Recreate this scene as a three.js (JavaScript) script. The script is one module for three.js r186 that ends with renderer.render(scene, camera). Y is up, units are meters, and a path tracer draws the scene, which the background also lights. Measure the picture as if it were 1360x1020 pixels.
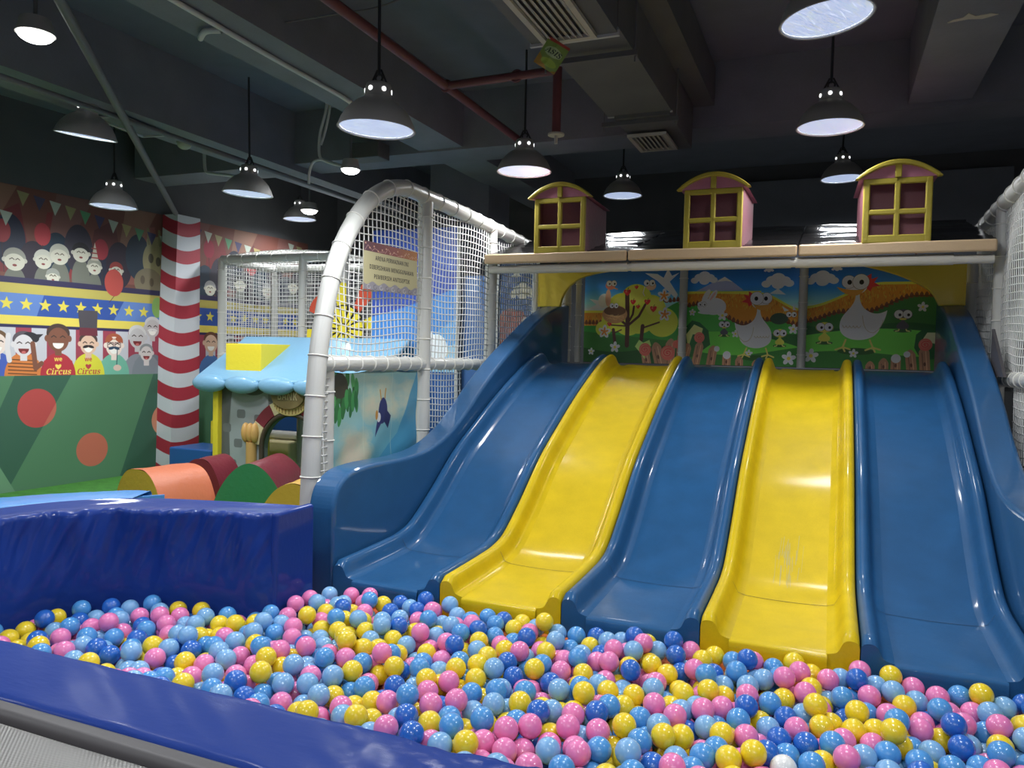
import * as THREE from 'three';
import { RoundedBoxGeometry } from 'three/addons/geometries/RoundedBoxGeometry.js';
import { mergeGeometries } from 'three/addons/utils/BufferGeometryUtils.js';
import { ImprovedNoise } from 'three/addons/math/ImprovedNoise.js';

// ------------------------------------------------------------------ camera, exposure
const scene = new THREE.Scene();
scene.background = new THREE.Color(0x000000);
const camera = new THREE.PerspectiveCamera(52.91, 4 / 3, 0.05, 60);
camera.position.set(0, 1.5, 0);
camera.rotation.order = 'YXZ';
camera.rotation.set(THREE.MathUtils.degToRad(-2.2), THREE.MathUtils.degToRad(22.36), THREE.MathUtils.degToRad(1.294));
const renderer = new THREE.WebGLRenderer();
renderer.toneMapping = THREE.LinearToneMapping;
renderer.toneMappingExposure = 1.0;
renderer.shadowMap.enabled = true;
const LAMP_CANDELA = 9.0;     // every dome lamp
const FLOOD_CANDELA = 9.0;    // every small floodlight
const LAMP_COLOR = new THREE.Color(0.95, 0.98, 1.0);

// ------------------------------------------------------------------ helpers
let seed = 20240611;
const rnd = () => { seed = (seed + 0x6D2B79F5) | 0; let t = Math.imul(seed ^ (seed >>> 15), 1 | seed); t = (t + Math.imul(t ^ (t >>> 7), 61 | t)) ^ t; return ((t ^ (t >>> 14)) >>> 0) / 4294967296; };
const perlin = new ImprovedNoise();
const N3 = (x, y, z) => perlin.noise(x, y, z);
const V = (x, y, z) => new THREE.Vector3(x, y, z);
const lin = (r, g, b) => new THREE.Color().setRGB(r, g, b);
const clamp = (x, a, b) => Math.min(b, Math.max(a, x));
const sstep = (a, b, x) => { const t = clamp((x - a) / (b - a), 0, 1); return t * t * (3 - 2 * t); };
const used = {};
function numbered(n) { if (!(n in used)) { used[n] = 0; return n; } used[n]++; return n + '_' + String(used[n]).padStart(3, '0'); }
function tag(o, label, category, group, kind) {
  if (label) o.userData.label = label;
  if (category) o.userData.category = category;
  if (group) o.userData.group = group;
  if (kind) o.userData.kind = kind;
  return o;
}
function thing(name, label, category, pos = [0, 0, 0], group) {
  const o = new THREE.Group(); o.name = numbered(name); o.position.set(...pos); scene.add(o);
  return tag(o, label, category, group);
}
function part(name, geo, mat, parent, pos, rot) {
  const m = new THREE.Mesh(geo, mat); m.name = name;
  if (pos) m.position.set(...pos);
  if (rot) m.rotation.set(...rot);
  parent.add(m); return m;
}
function single(name, geo, mat, label, category, pos, group) {
  const m = new THREE.Mesh(geo, mat); m.name = numbered(name); if (pos) m.position.set(...pos); scene.add(m);
  return tag(m, label, category, group);
}
function struct(name, geo, mat, pos, label, category) {
  const m = new THREE.Mesh(geo, mat); m.name = name; if (pos) m.position.set(...pos); scene.add(m);
  return tag(m, label, category, null, 'structure');
}
const box = (w, h, d) => new THREE.BoxGeometry(w, h, d);
const rbox = (w, h, d, r = 0.02, s = 3) => new RoundedBoxGeometry(w, h, d, s, Math.min(r, w / 2.01, h / 2.01, d / 2.01));
// uv in metres by dominant normal
function metreUV(g) {
  if (!g.attributes.normal) g.computeVertexNormals();
  const p = g.attributes.position, n = g.attributes.normal, uv = new Float32Array(p.count * 2);
  for (let i = 0; i < p.count; i++) {
    const ax = Math.abs(n.getX(i)), ay = Math.abs(n.getY(i)), az = Math.abs(n.getZ(i));
    let u, v;
    if (ay >= ax && ay >= az) { u = p.getX(i); v = p.getZ(i); } else if (ax >= az) { u = p.getZ(i); v = p.getY(i); } else { u = p.getX(i); v = p.getY(i); }
    uv[2 * i] = u; uv[2 * i + 1] = v;
  }
  g.setAttribute('uv', new THREE.BufferAttribute(uv, 2)); return g;
}
// cylinder between two points
function rod(a, b, r, seg = 16, r2 = r) {
  const d = b.clone().sub(a), L = d.length();
  const g = new THREE.CylinderGeometry(r2, r, L, seg, 1);
  g.translate(0, L / 2, 0);
  g.applyQuaternion(new THREE.Quaternion().setFromUnitVectors(V(0, 1, 0), d.normalize()));
  g.translate(a.x, a.y, a.z); return g;
}
function tube(pts, r, seg = 60, rad = 10, tension = 0.5) {
  return new THREE.TubeGeometry(new THREE.CatmullRomCurve3(pts, false, 'catmullrom', tension), seg, r, rad, false);
}
// grid surface from fn(i,j) -> [x,y,z]
function gridGeo(nu, nv, fn, uvf, closeV = false) {
  const pos = [], uv = [], idx = [];
  for (let i = 0; i <= nu; i++) for (let j = 0; j <= nv; j++) { pos.push(...fn(i / nu, j / nv)); const q = uvf ? uvf(i / nu, j / nv) : [i / nu, j / nv]; uv.push(q[0], q[1]); }
  for (let i = 0; i < nu; i++) for (let j = 0; j < nv; j++) { const a = i * (nv + 1) + j, b = a + nv + 1; idx.push(a, b, a + 1, b, b + 1, a + 1); }
  const g = new THREE.BufferGeometry();
  g.setAttribute('position', new THREE.Float32BufferAttribute(pos, 3)); g.setAttribute('uv', new THREE.Float32BufferAttribute(uv, 2)); g.setIndex(idx);
  g.computeVertexNormals(); return g;
}
function merge(list) { return mergeGeometries(list.map(g => { const h = g.index ? g.toNonIndexed() : g; for (const k of Object.keys(h.attributes)) if (!['position', 'normal', 'uv'].includes(k)) h.deleteAttribute(k); return h; })); }

// ------------------------------------------------------------------ textures
function dataTex(size, fn, srgb = false) {
  const d = new Uint8Array(size * size * 4);
  for (let y = 0; y < size; y++) for (let x = 0; x < size; x++) { const c = fn(x / size, y / size, x, y); const k = 4 * (y * size + x); d[k] = c[0]; d[k + 1] = c[1]; d[k + 2] = c[2]; d[k + 3] = 255; }
  const t = new THREE.DataTexture(d, size, size); t.magFilter = THREE.LinearFilter; t.wrapS = t.wrapT = THREE.RepeatWrapping; if (srgb) t.colorSpace = THREE.SRGBColorSpace; t.needsUpdate = true; return t;
}
// tileable noise: blend of four shifted copies
function tnoise(u, v, f, o) {
  const a = (x, y) => N3(x * f, y * f, o);
  return (a(u, v) * (1 - u) * (1 - v) + a(u - 1, v) * u * (1 - v) + a(u, v - 1) * (1 - u) * v + a(u - 1, v - 1) * u * v);
}
const fbm = (u, v, f, o) => tnoise(u, v, f, o) + 0.5 * tnoise(u, v, f * 2.1, o + 7) + 0.25 * tnoise(u, v, f * 4.3, o + 13);
const g8 = v => { v = clamp(v, 0, 255); return [v, v, v]; };
const mottle = dataTex(256, (u, v) => g8(243 + 16 * fbm(u, v, 6, 2) + 8 * (rnd() - 0.5)), true);
const vinylBump = dataTex(256, (u, v) => g8(128 + 70 * fbm(u, v, 5, 9) + 14 * (rnd() - 0.5)));
const roughTex = dataTex(256, (u, v) => g8(150 + 90 * fbm(u, v, 7, 21) + 20 * (rnd() - 0.5)));
const scratchTex = dataTex(256, (u, v) => g8(205 + 30 * fbm(u, v, 4, 31) + 45 * tnoise(u * 1, v, 40, 3) * (N3(u * 60, v * 3, 4) > 0.1 ? 1 : 0.2)));
const weaveBump = dataTex(256, (u, v) => g8(128 + 110 * Math.sin(u * Math.PI * 2 * 32) * Math.sin(v * Math.PI * 2 * 32)));
const carpetTex = dataTex(256, (u, v) => g8(205 + 30 * fbm(u, v, 8, 41) + 60 * (rnd() - 0.5)), true);
function rep(t, s) { const c = t.clone(); c.repeat.set(s, s); c.needsUpdate = true; return c; }
function canvasTex(w, h, draw, gain = 1) {
  const c = document.createElement('canvas'); c.width = w; c.height = h; const g = c.getContext('2d'); draw(g, w, h);
  if (gain !== 1) { const d = g.getImageData(0, 0, w, h); for (let i = 0; i < d.data.length; i++) if (i % 4 < 3) d.data[i] = Math.min(255, d.data[i] * gain); g.putImageData(d, 0, 0); }
  const t = new THREE.CanvasTexture(c); t.colorSpace = THREE.SRGBColorSpace; t.anisotropy = 8; return t;
}
const std = (color, roughness = 0.6, o = {}) => new THREE.MeshStandardMaterial({ color, roughness, ...o });
const phys = (color, roughness = 0.4, o = {}) => new THREE.MeshPhysicalMaterial({ color, roughness, ...o });

// ------------------------------------------------------------------ materials
const bumpV = rep(vinylBump, 1.5), bumpF = rep(vinylBump, 5);
const M = {
  ceil: std(lin(0.150, 0.163, 0.200), 0.85, { map: rep(mottle, 0.6), bumpMap: rep(vinylBump, 0.8), bumpScale: 0.004 }),
  beam: std(lin(0.185, 0.198, 0.228), 0.8, { map: rep(mottle, 0.5), bumpMap: rep(vinylBump, 0.7), bumpScale: 0.004 }),
  wallDark: std(lin(0.095, 0.098, 0.105), 0.85, { map: rep(mottle, 0.5) }),
  wallLight: std(lin(0.55, 0.55, 0.53), 0.8, { map: rep(mottle, 0.5) }),
  duct: std(lin(0.105, 0.108, 0.108), 0.6, { map: rep(mottle, 0.7) }),
  flange: std(lin(0.42, 0.43, 0.42), 0.5),
  cream: std(lin(0.42, 0.40, 0.33), 0.6),
  redPipe: std(lin(0.16, 0.045, 0.048), 0.55, { map: mottle }),
  greyPipe: std(lin(0.13, 0.13, 0.135), 0.6),
  whitePipe: std(lin(0.52, 0.53, 0.52), 0.5),
  cable: std(lin(0.02, 0.02, 0.022), 0.6),
  lampOut: std(lin(0.34, 0.33, 0.315), 0.6),
  slideY: phys(lin(0.70, 0.50, 0.008), 0.6, { specularIntensity: 0.25, clearcoat: 0.2, clearcoatRoughness: 0.14, roughnessMap: rep(scratchTex, 1.1), map: rep(mottle, 1.2) }),
  slideB: phys(lin(0.019, 0.100, 0.250), 0.55, { specularIntensity: 0.3, clearcoat: 0.3, clearcoatRoughness: 0.11, roughnessMap: rep(scratchTex, 1.1), map: rep(mottle, 1.2) }),
  sideB: phys(lin(0.019, 0.100, 0.250), 0.45, { specularIntensity: 0.5, clearcoat: 0.6, clearcoatRoughness: 0.05, map: rep(mottle, 0.8) }),
  seam: std(lin(0.10, 0.09, 0.05), 0.8),
  seamB: std(lin(0.01, 0.03, 0.08), 0.8),
  matBlue: phys(lin(0.009, 0.037, 0.23), 0.6, { specularIntensity: 0.25, clearcoat: 0.35, clearcoatRoughness: 0.09, bumpMap: rep(vinylBump, 3), bumpScale: 0.003 }),
  matTop: phys(lin(0.009, 0.037, 0.23), 0.6, { specularIntensity: 0.2, clearcoat: 0.12, clearcoatRoughness: 0.2, bumpMap: rep(vinylBump, 3), bumpScale: 0.003 }),
  lightBlueVinyl: phys(lin(0.09, 0.30, 0.72), 0.4, { clearcoat: 0.3, bumpMap: bumpV, bumpScale: 0.003 }),
  orangeVinyl: phys(lin(0.72, 0.17, 0.045), 0.45, { bumpMap: bumpF, bumpScale: 0.003 }),
  orangeBlock: phys(lin(0.58, 0.16, 0.07), 0.45, { bumpMap: bumpF, bumpScale: 0.005 }),
  maroon: phys(lin(0.20, 0.030, 0.045), 0.35, { bumpMap: bumpF, bumpScale: 0.005 }),
  greenVinyl: phys(lin(0.035, 0.22, 0.085), 0.42, { bumpMap: bumpF, bumpScale: 0.005 }),
  ochre: phys(lin(0.66, 0.38, 0.045), 0.42, { bumpMap: bumpF, bumpScale: 0.005 }),
  navy: phys(lin(0.02, 0.06, 0.25), 0.4),
  blueBlock: phys(lin(0.02, 0.10, 0.34), 0.4, { bumpMap: bumpV, bumpScale: 0.003 }),
  yellowVinyl: phys(lin(0.78, 0.64, 0.04), 0.4, { bumpMap: bumpF, bumpScale: 0.004 }),
  yellowArch: phys(lin(0.84, 0.62, 0.05), 0.35, { clearcoat: 0.3, bumpMap: bumpV, bumpScale: 0.006 }),
  creamVinyl: phys(lin(0.62, 0.55, 0.32), 0.45, { bumpMap: bumpF, bumpScale: 0.006 }),
  pad: phys(lin(0.56, 0.56, 0.53), 0.33, { clearcoat: 0.35, clearcoatRoughness: 0.2, bumpMap: rep(vinylBump, 4), bumpScale: 0.003 }),
  tie: std(lin(0.70, 0.69, 0.64), 0.5),
  net: std(lin(0.74, 0.74, 0.72), 0.8),
  roofBlack: phys(lin(0.012, 0.011, 0.011), 0.26, { clearcoat: 0.5, clearcoatRoughness: 0.12, bumpMap: rep(vinylBump, 2.2), bumpScale: 0.008 }),
  tan: phys(lin(0.60, 0.43, 0.26), 0.5, { bumpMap: bumpF, bumpScale: 0.003 }),
  wrap: phys(lin(0.62, 0.60, 0.54), 0.45, { bumpMap: bumpF, bumpScale: 0.004 }),
  pinkVinyl: phys(lin(0.24, 0.085, 0.11), 0.5, { bumpMap: bumpF, bumpScale: 0.005 }),
  pinkTop: phys(lin(0.44, 0.16, 0.24), 0.5, { bumpMap: bumpF, bumpScale: 0.006 }),
  yellowTrim: phys(lin(0.40, 0.32, 0.035), 0.5, { bumpMap: bumpF, bumpScale: 0.004 }),
  deck: std(lin(0.10, 0.12, 0.16), 0.5),
  tramp: std(lin(0.24, 0.235, 0.225), 0.34, { bumpMap: rep(weaveBump, 3.2), bumpScale: 0.0012, metalness: 0.45 }),
  black: std(lin(0.012, 0.012, 0.013), 0.5),
  greenFloor: std(lin(0.085, 0.36, 0.05), 0.85, { map: rep(carpetTex, 1.2) }),
  greyFloor: std(lin(0.34, 0.34, 0.34), 0.6, { map: rep(mottle, 0.5) }),
  roofBlue: phys(lin(0.20, 0.42, 0.62), 0.4, { clearcoat: 0.2, bumpMap: bumpF, bumpScale: 0.004 }),
  white: std(lin(0.75, 0.75, 0.73), 0.5),
  darkGrey: std(lin(0.06, 0.055, 0.06), 0.5),
};

// ------------------------------------------------------------------ the setting: room shell
const WT = 4.3 * Math.PI / 180;                     // the printed wall runs 4.3 degrees off the slide axis
const W0 = V(-7.456, 0, -5.849), WD = V(Math.sin(WT), 0, -Math.cos(WT)), WN = V(Math.cos(WT), 0, Math.sin(WT));
struct('floor', metreUV(box(18, 0.2, 20)), M.greyFloor, [-2, -0.1, -3.5], 'grey concrete floor of the play hall', 'floor');
struct('ceiling', metreUV(box(18, 0.2, 20)), M.ceil, [-2, 4.0, -3.5], 'dark painted concrete ceiling slab', 'ceiling');
struct('wall_back', metreUV(box(18, 4.2, 0.2)), M.wallDark, [-2, 1.95, -10.2], 'dark back wall behind the slide house', 'wall');
struct('wall_front', metreUV(box(18, 4.2, 0.2)), M.wallLight, [-2, 1.95, 5.4], 'light grey wall closing the hall opposite the slides', 'wall');
struct('wall_right', metreUV(box(0.2, 4.2, 17)), M.wallLight, [5.2, 1.95, -2.5], 'light grey side wall beyond the slide house', 'wall');
{
  const g = struct('wall_left', metreUV(box(0.2, 4.2, 18)), M.wallDark, [W0.x - 0.112 * Math.cos(WT) + WD.x * -3.4, 1.95, W0.z - 0.112 * Math.sin(WT) + WD.z * -3.4], 'dark side wall carrying the printed circus mural', 'wall');
  g.rotation.y = -WT;
}
// green carpet of the toddler area
{
  const sh = new THREE.Shape([[-7.45, 5.6], [-7.22, 9.0], [-2.75, 9.0], [-2.75, 3.4], [-3.4, 3.2], [-3.9, 2.5], [-3.9, 0.5], [-7.8, 0.5]].map(p => new THREE.Vector2(p[0], p[1])));
  const g = new THREE.ExtrudeGeometry(sh, { depth: 0.02, bevelEnabled: false }); g.rotateX(-Math.PI / 2);
  struct('floor_carpet', metreUV(g), M.greenFloor, [0, 0, 0], 'bright green carpet in the toddler area', 'carpet');
}
// ceiling beams
for (const [x0, x1, z0, z1, y, label] of [
  [-3.66, -3.2, -9.8, 5, 3.4, 'dark concrete ceiling beam carrying the white conduit'],
  [-5.52, -5.1, -9.8, 5, 3.32, 'dark concrete ceiling beam over the toddler area'],
  [0.46, 0.87, -6.4, 5, 3.4, 'dark concrete ceiling beam with a peeling paint patch'],
  [-7.3, 4.8, -6.9, -6.46, 3.38, 'dark concrete cross beam above the slide roof']])
  struct(numbered('ceiling_beam'), metreUV(box(x1 - x0, 3.95 - y, Math.abs(z1 - z0))), M.beam, [(x0 + x1) / 2, (3.95 + y) / 2, (z0 + z1) / 2], label, 'beam');
{
  const b = scene.getObjectByName('ceiling_beam_002'), sh = new THREE.Shape(); [[0, 0], [0.1, 0.02], [0.17, 0.0], [0.24, 0.035], [0.2, 0.06], [0.13, 0.05], [0.09, 0.1], [0.07, 0.05], [0.02, 0.035]].forEach(([x, y], k) => k ? sh.lineTo(x, y) : sh.moveTo(x, y)); sh.closePath();
  const g = new THREE.ExtrudeGeometry(sh, { depth: 0.004, bevelEnabled: false }); g.rotateX(Math.PI / 2); part('peeled_patch', g, M.cream, b, [-0.13, -0.2745, -4.25]);
}
struct('back_pillar', metreUV(box(0.75, 3.9, 0.6)), M.beam, [-4.0, 1.95, -8.3], 'dark square concrete pillar behind the net frame', 'pillar');
struct('back_wall_panel', metreUV(box(3.2, 2.4, 0.06)), M.beam, [0.2, 2.5, -10.07], 'dark grey board fixed on the back wall', 'wall panel');

// ------------------------------------------------------------------ mural print
function star(g, x, y, r, rot = 0) { g.beginPath(); for (let k = 0; k < 10; k++) { const a = rot - Math.PI / 2 + k * Math.PI / 5, q = k % 2 ? r * 0.42 : r; g.lineTo(x + q * Math.cos(a), y + q * Math.sin(a)); } g.closePath(); g.fill(); }
function ell(g, x, y, rx, ry, c, rot = 0) { g.fillStyle = c; g.beginPath(); g.ellipse(x, y, rx, ry, rot, 0, Math.PI * 2); g.fill(); }
function poly(g, pts, c) { g.fillStyle = c; g.beginPath(); pts.forEach((p, i) => i ? g.lineTo(p[0], p[1]) : g.moveTo(p[0], p[1])); g.closePath(); g.fill(); }
function line(g, pts, c, w) { g.strokeStyle = c; g.lineWidth = w; g.lineCap = 'round'; g.lineJoin = 'round'; g.beginPath(); pts.forEach((p, i) => i ? g.lineTo(p[0], p[1]) : g.moveTo(p[0], p[1])); g.stroke(); }
function heart(g, x, y, r, c) { g.fillStyle = c; g.beginPath(); g.moveTo(x, y + r); g.bezierCurveTo(x - 1.6 * r, y - 0.1 * r, x - 0.9 * r, y - 1.1 * r, x, y - 0.35 * r); g.bezierCurveTo(x + 0.9 * r, y - 1.1 * r, x + 1.6 * r, y - 0.1 * r, x, y + r); g.fill(); }
const MS0 = -2.6, MS1 = 3.6, MH = 3.06;
const muralTex = canvasTex(2048, 1012, (g, w, h) => {
  const k = w / (MS1 - MS0), X = s => (s - MS0) * k, Y = (y, s = 0) => h - (y - 0.02 * s) * k;
  const P = (s, y) => [X(s), Y(y)];
  // upper audience
  g.fillStyle = '#6e4238'; g.fillRect(0, 0, w, Y(2.1));
  for (let i = 0; i < 12; i++) { const s = -2.5 + i * 0.52; poly(g, [P(s, 2.2), P(s + 0.12, 2.85 - 0.1 * (i % 2)), P(s + 0.36, 2.9), P(s + 0.5, 2.2)], ['#7a2f31', '#5c3030', '#855046', '#6c2a2e'][i % 4]); }
  for (let i = 0; i < 8; i++) poly(g, [P(-2.6 + i * 0.8, 3.06), P(-2.2 + i * 0.8, 3.06), P(-2.5 + i * 0.8, 2.5), P(-2.7 + i * 0.8, 2.5)], i % 2 ? '#75504a' : '#84604f');
  for (let i = 0; i < 26; i++) { const s = -2.6 + i * 0.24; ell(g, X(s), Y(2.28 + 0.12 * (i % 3)), 0.16 * k, 0.26 * k, ['#22283a', '#2c2331', '#1f3040', '#34303c'][i % 4]); }
  for (const [s, y, c] of [[-1.5, 2.55, '#a03a40'], [-0.348, 2.62, '#a83a40'], [-1.05, 2.6, '#963238'], [0.3, 2.55, '#93303a'], [1.777, 2.75, '#8e2438'], [2.5, 2.6, '#a83a40'], [-0.75, 2.6, '#8c3338']]) { ell(g, X(s), Y(y), 0.085 * k, 0.115 * k, c); line(g, [P(s, y - 0.11), P(s + 0.02, y - 0.4)], '#3a2a2a', 2); }
  const head = (s, y, r, hair) => { ell(g, X(s), Y(y - 0.26), r * 1.15 * k, 0.2 * k, '#67695f'); ell(g, X(s), Y(y + 0.02), r * 1.12 * k, r * 1.05 * k, hair); ell(g, X(s - r), Y(y), r * 0.25 * k, r * 0.25 * k, '#b6b3a4'); ell(g, X(s + r), Y(y), r * 0.25 * k, r * 0.25 * k, '#b6b3a4'); ell(g, X(s), Y(y - 0.02), r * k, r * 0.85 * k, '#c3c0b0'); line(g, [P(s - r * 0.5, y + 0.005), P(s - r * 0.25, y + 0.02), P(s - r * 0.05, y + 0.005)], '#4a4038', 2.5); line(g, [P(s + r * 0.1, y + 0.005), P(s + r * 0.3, y + 0.02), P(s + r * 0.5, y + 0.005)], '#4a4038', 2.5); ell(g, X(s), Y(y - r * 0.5), r * 0.22 * k, r * 0.12 * k, '#7a3a38'); };
  for (const [s, y, r, c] of [[-2.3, 2.4, 0.09, '#333'], [-1.9, 2.3, 0.09, '#8d8f8a'], [-1.5, 2.4, 0.09, '#2c2a28'], [-1.1, 2.33, 0.09, '#9b9b90'], [-0.627, 2.325, 0.1, '#8a8a80'], [-0.341, 2.36, 0.085, '#b9b8ac'], [-0.17, 2.43, 0.095, '#aaa99c'], [-0.24, 2.2, 0.065, '#8c8f86'], [0.066, 2.48, 0.09, '#252326'], [0.222, 2.35, 0.075, '#8c8c80'], [0.484, 2.34, 0.075, '#8a3632'], [1.35, 2.35, 0.09, '#3a332f'], [1.8, 2.25, 0.08, '#999'], [2.3, 2.35, 0.09, '#2a2a2a'], [2.8, 2.3, 0.09, '#888'], [3.3, 2.4, 0.09, '#444']]) head(s, y, r, c);
  poly(g, [P(0.18, 2.42), P(0.27, 2.42), P(0.225, 2.62)], '#b8b0a0'); for (const y of [2.45, 2.5, 2.55]) line(g, [P(0.19, y), P(0.26, y)], '#8a3a38', 4);
  // long-necked spotted animal
  poly(g, [P(0.87, 2.75), P(1.12, 2.82), P(1.15, 2.1), P(0.9, 2.1)], '#8e8660'); ell(g, X(0.97), Y(2.5), 0.15 * k, 0.22 * k, '#8e8660'); ell(g, X(0.9), Y(2.24), 0.19 * k, 0.17 * k, '#7a7058');
  for (const [a, b] of [[0.93, 2.53], [1.03, 2.5]]) { ell(g, X(a), Y(b), 0.035 * k, 0.055 * k, '#4d4636'); }
  ell(g, X(0.82), Y(2.27), 0.03 * k, 0.05 * k, '#5c5140'); ell(g, X(0.94), Y(2.25), 0.03 * k, 0.05 * k, '#5c5140');
  for (const s of [0.9, 1.05]) line(g, [P(s, 2.7), P(s - 0.01, 2.86)], '#7b7350', 12);
  // bunting
  const bt = ['#a9b3a6', '#8f8a60', '#46425e', '#a9b3a6', '#8f8a60', '#4f8a62', '#3f3c60', '#a9b3a6', '#9a8e5c', '#4f8a62', '#3f3c60', '#a9b3a6'];
  for (let i = -11; i < 26; i++) { const s = -0.712 + i * 0.165, y = 3.04 - 0.24 * Math.pow(Math.abs((((s + 0.7) % 1.9) + 1.9) % 1.9) / 1.9, 1); poly(g, [P(s - 0.06, y), P(s + 0.065, y - 0.015), P(s, y - 0.15)], bt[((i % 12) + 12) % 12]); }
  // dark edge, yellow bands, blue band with stars
  g.fillStyle = '#2b2648'; g.fillRect(0, Y(2.16), w, Y(2.0) - Y(2.16));
  g.fillStyle = '#b3a653'; g.fillRect(0, Y(2.1), w, Y(1.99) - Y(2.1));
  g.fillStyle = '#2d4e98'; g.fillRect(0, Y(2.0), w, Y(1.77) - Y(2.0));
  poly(g, [P(-2.6, 2.0), P(-0.333, 2.0), P(-0.411, 1.77), P(-2.6, 1.77)], '#5c7dbb'); poly(g, [P(0.579, 2.0), P(1.5, 2.0), P(1.5, 1.77), P(0.45, 1.77)], '#5c7dbb');
  g.fillStyle = '#d8c74c'; for (let i = -9; i < 22; i++) star(g, X(-0.707 + 0.193 * i), Y(1.895), 0.07 * k, 0.05);
  g.fillStyle = '#e0cc5a'; g.fillRect(0, Y(1.78), w, Y(1.69) - Y(1.78));
  g.fillStyle = '#2a2550'; g.fillRect(0, Y(1.69), w, Y(1.65) - Y(1.69));
  // lower audience
  for (let i = 0; i < 40; i++) { g.fillStyle = i % 2 ? '#9c3e50' : '#c5c4cc'; const s = -2.66 + i * 0.157; g.fillRect(X(s), Y(1.66), 0.157 * k + 1, Y(1.17) - Y(1.66)); }
  const person = (s, y, r, skin, hair, shirt, o = {}) => {
    ell(g, X(s), Y(1.17), 0.19 * k, 0.24 * k, shirt); poly(g, [P(s - 0.19, 1.17), P(s - 0.15, 1.33), P(s + 0.15, 1.33), P(s + 0.19, 1.17)], shirt);
    if (o.stripes) for (let j = 0; j < 5; j++) line(g, [P(s - 0.15, 1.2 + j * 0.035), P(s + 0.13, 1.185 + j * 0.035)], '#5a3a20', 3);
    g.fillStyle = skin; g.fillRect(X(s - 0.035), Y(y - r * 0.9), 0.07 * k, 0.07 * k);
    ell(g, X(s), Y(y + r * 0.45), r * 1.05 * k, r * 0.85 * k, hair); if (o.tuft) { ell(g, X(s + r * 0.7), Y(y + r * 0.7), r * 0.8 * k, r * 0.5 * k, '#2c2a30', 0.2); poly(g, [P(s + r * 0.8, y + r), P(s + r * 1.9, y + r * 1.05), P(s + r * 1.0, y + r * 0.2)], '#2c2a30'); }
    ell(g, X(s - r), Y(y), r * 0.22 * k, r * 0.28 * k, skin); ell(g, X(s + r), Y(y), r * 0.22 * k, r * 0.28 * k, skin);
    ell(g, X(s), Y(y - r * 0.1), r * 0.95 * k, r * 1.05 * k, skin); if (o.fringe) poly(g, [P(s - r, y + r * 0.4), P(s - r * 0.6, y + r * 1.2), P(s, y + r * 0.6), P(s + r * 0.6, y + r * 1.2), P(s + r, y + r * 0.4), P(s + r * 0.6, y + r * 0.3), P(s, y + r * 0.75), P(s - r * 0.6, y + r * 0.3)], hair);
    for (const q of [-0.4, 0.4]) line(g, [P(s + q * r - r * 0.22, y + r * 0.1), P(s + q * r, y + r * 0.25), P(s + q * r + r * 0.22, y + r * 0.1)], '#3a2c28', 3);
    if (o.glasses) { g.strokeStyle = '#6a4a4a'; g.lineWidth = 3; for (const q of [-0.42, 0.42]) g.strokeRect(X(s + q * r) - r * 0.33 * k, Y(y + r * 0.3), r * 0.66 * k, r * 0.5 * k); }
    g.fillStyle = o.shout ? '#7a2a2c' : '#f2efe8'; g.beginPath(); g.arc(X(s), Y(y - r * 0.4), r * 0.5 * k, 0, Math.PI); g.fill(); if (o.shout) ell(g, X(s), Y(y - r * 0.75), r * 0.22 * k, r * 0.14 * k, '#c86a68');
    if (o.tache) { ell(g, X(s - r * 0.3), Y(y - r * 0.28), r * 0.36 * k, r * 0.15 * k, o.tache, -0.25); ell(g, X(s + r * 0.3), Y(y - r * 0.28), r * 0.36 * k, r * 0.15 * k, o.tache, 0.25); }
    if (o.text) { g.fillStyle = o.text; g.textAlign = 'center'; g.font = `bold ${Math.round(0.065 * k)}px sans-serif`; g.fillText('we', X(s), Y(1.325)); heart(g, X(s), Y(1.27), 0.035 * k, o.text); g.font = `italic bold ${Math.round(0.085 * k)}px serif`; g.fillText('Circus', X(s), Y(1.185)); }
    if (o.arm) line(g, o.arm.map(p => P(...p)), skin, 0.05 * k);
  };
  for (const d of [-1.75, 2.0]) { person(-0.18 + d, 1.56, 0.11, '#d9b59b', '#6a4430', '#4f77b2'); person(0.45 + d, 1.53, 0.1, '#c9b4ac', '#38302c', '#b05a40', { stripes: 1 }); person(0.153 + d, 1.5, 0.1, '#8a5a44', '#2c2422', '#59a08a'); }
  person(-0.8, 1.5, 0.1, '#e8d5cc', '#6e5136', '#4860b8');
  person(-0.54, 1.49, 0.105, '#dcd6d8', '#5a5158', '#d67f42', { stripes: 1, tuft: 1, shout: 1, arm: [[-0.68, 1.33], [-0.7, 1.45], [-0.69, 1.58]] });
  person(0.755, 1.6, 0.11, '#c4bfc0', '#d3d0cf', '#8c8f98', { shout: 1 }); person(0.955, 1.72, 0.1, '#c3bcbc', '#d0cccc', '#6f7680', { tache: '#e3e0de' }); person(0.875, 1.42, 0.085, '#cfc6c4', '#8a8d90', '#7f868e', { shout: 1 });
  person(0.459, 1.5, 0.105, '#ead8cc', '#a8573a', '#74b7a0', { glasses: 1, fringe: 1, tache: '#25405a' }); line(g, [P(0.5, 1.46), P(0.49, 1.25)], '#20384c', 3); ell(g, X(0.5), Y(1.25), 0.05 * k, 0.035 * k, '#ddc2b4');
  person(0.153, 1.51, 0.1, '#dcb8a0', '#4a3a34', '#d8d23e', { tache: '#2a2224', text: '#b53c46' });
  poly(g, [P(0.032, 1.87), P(0.26, 1.875), P(0.25, 1.62), P(0.06, 1.62)], '#4a454c'); poly(g, [P(0.05, 1.685), P(0.255, 1.685), P(0.26, 1.6), P(0.05, 1.6)], '#6c2b38');
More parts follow.
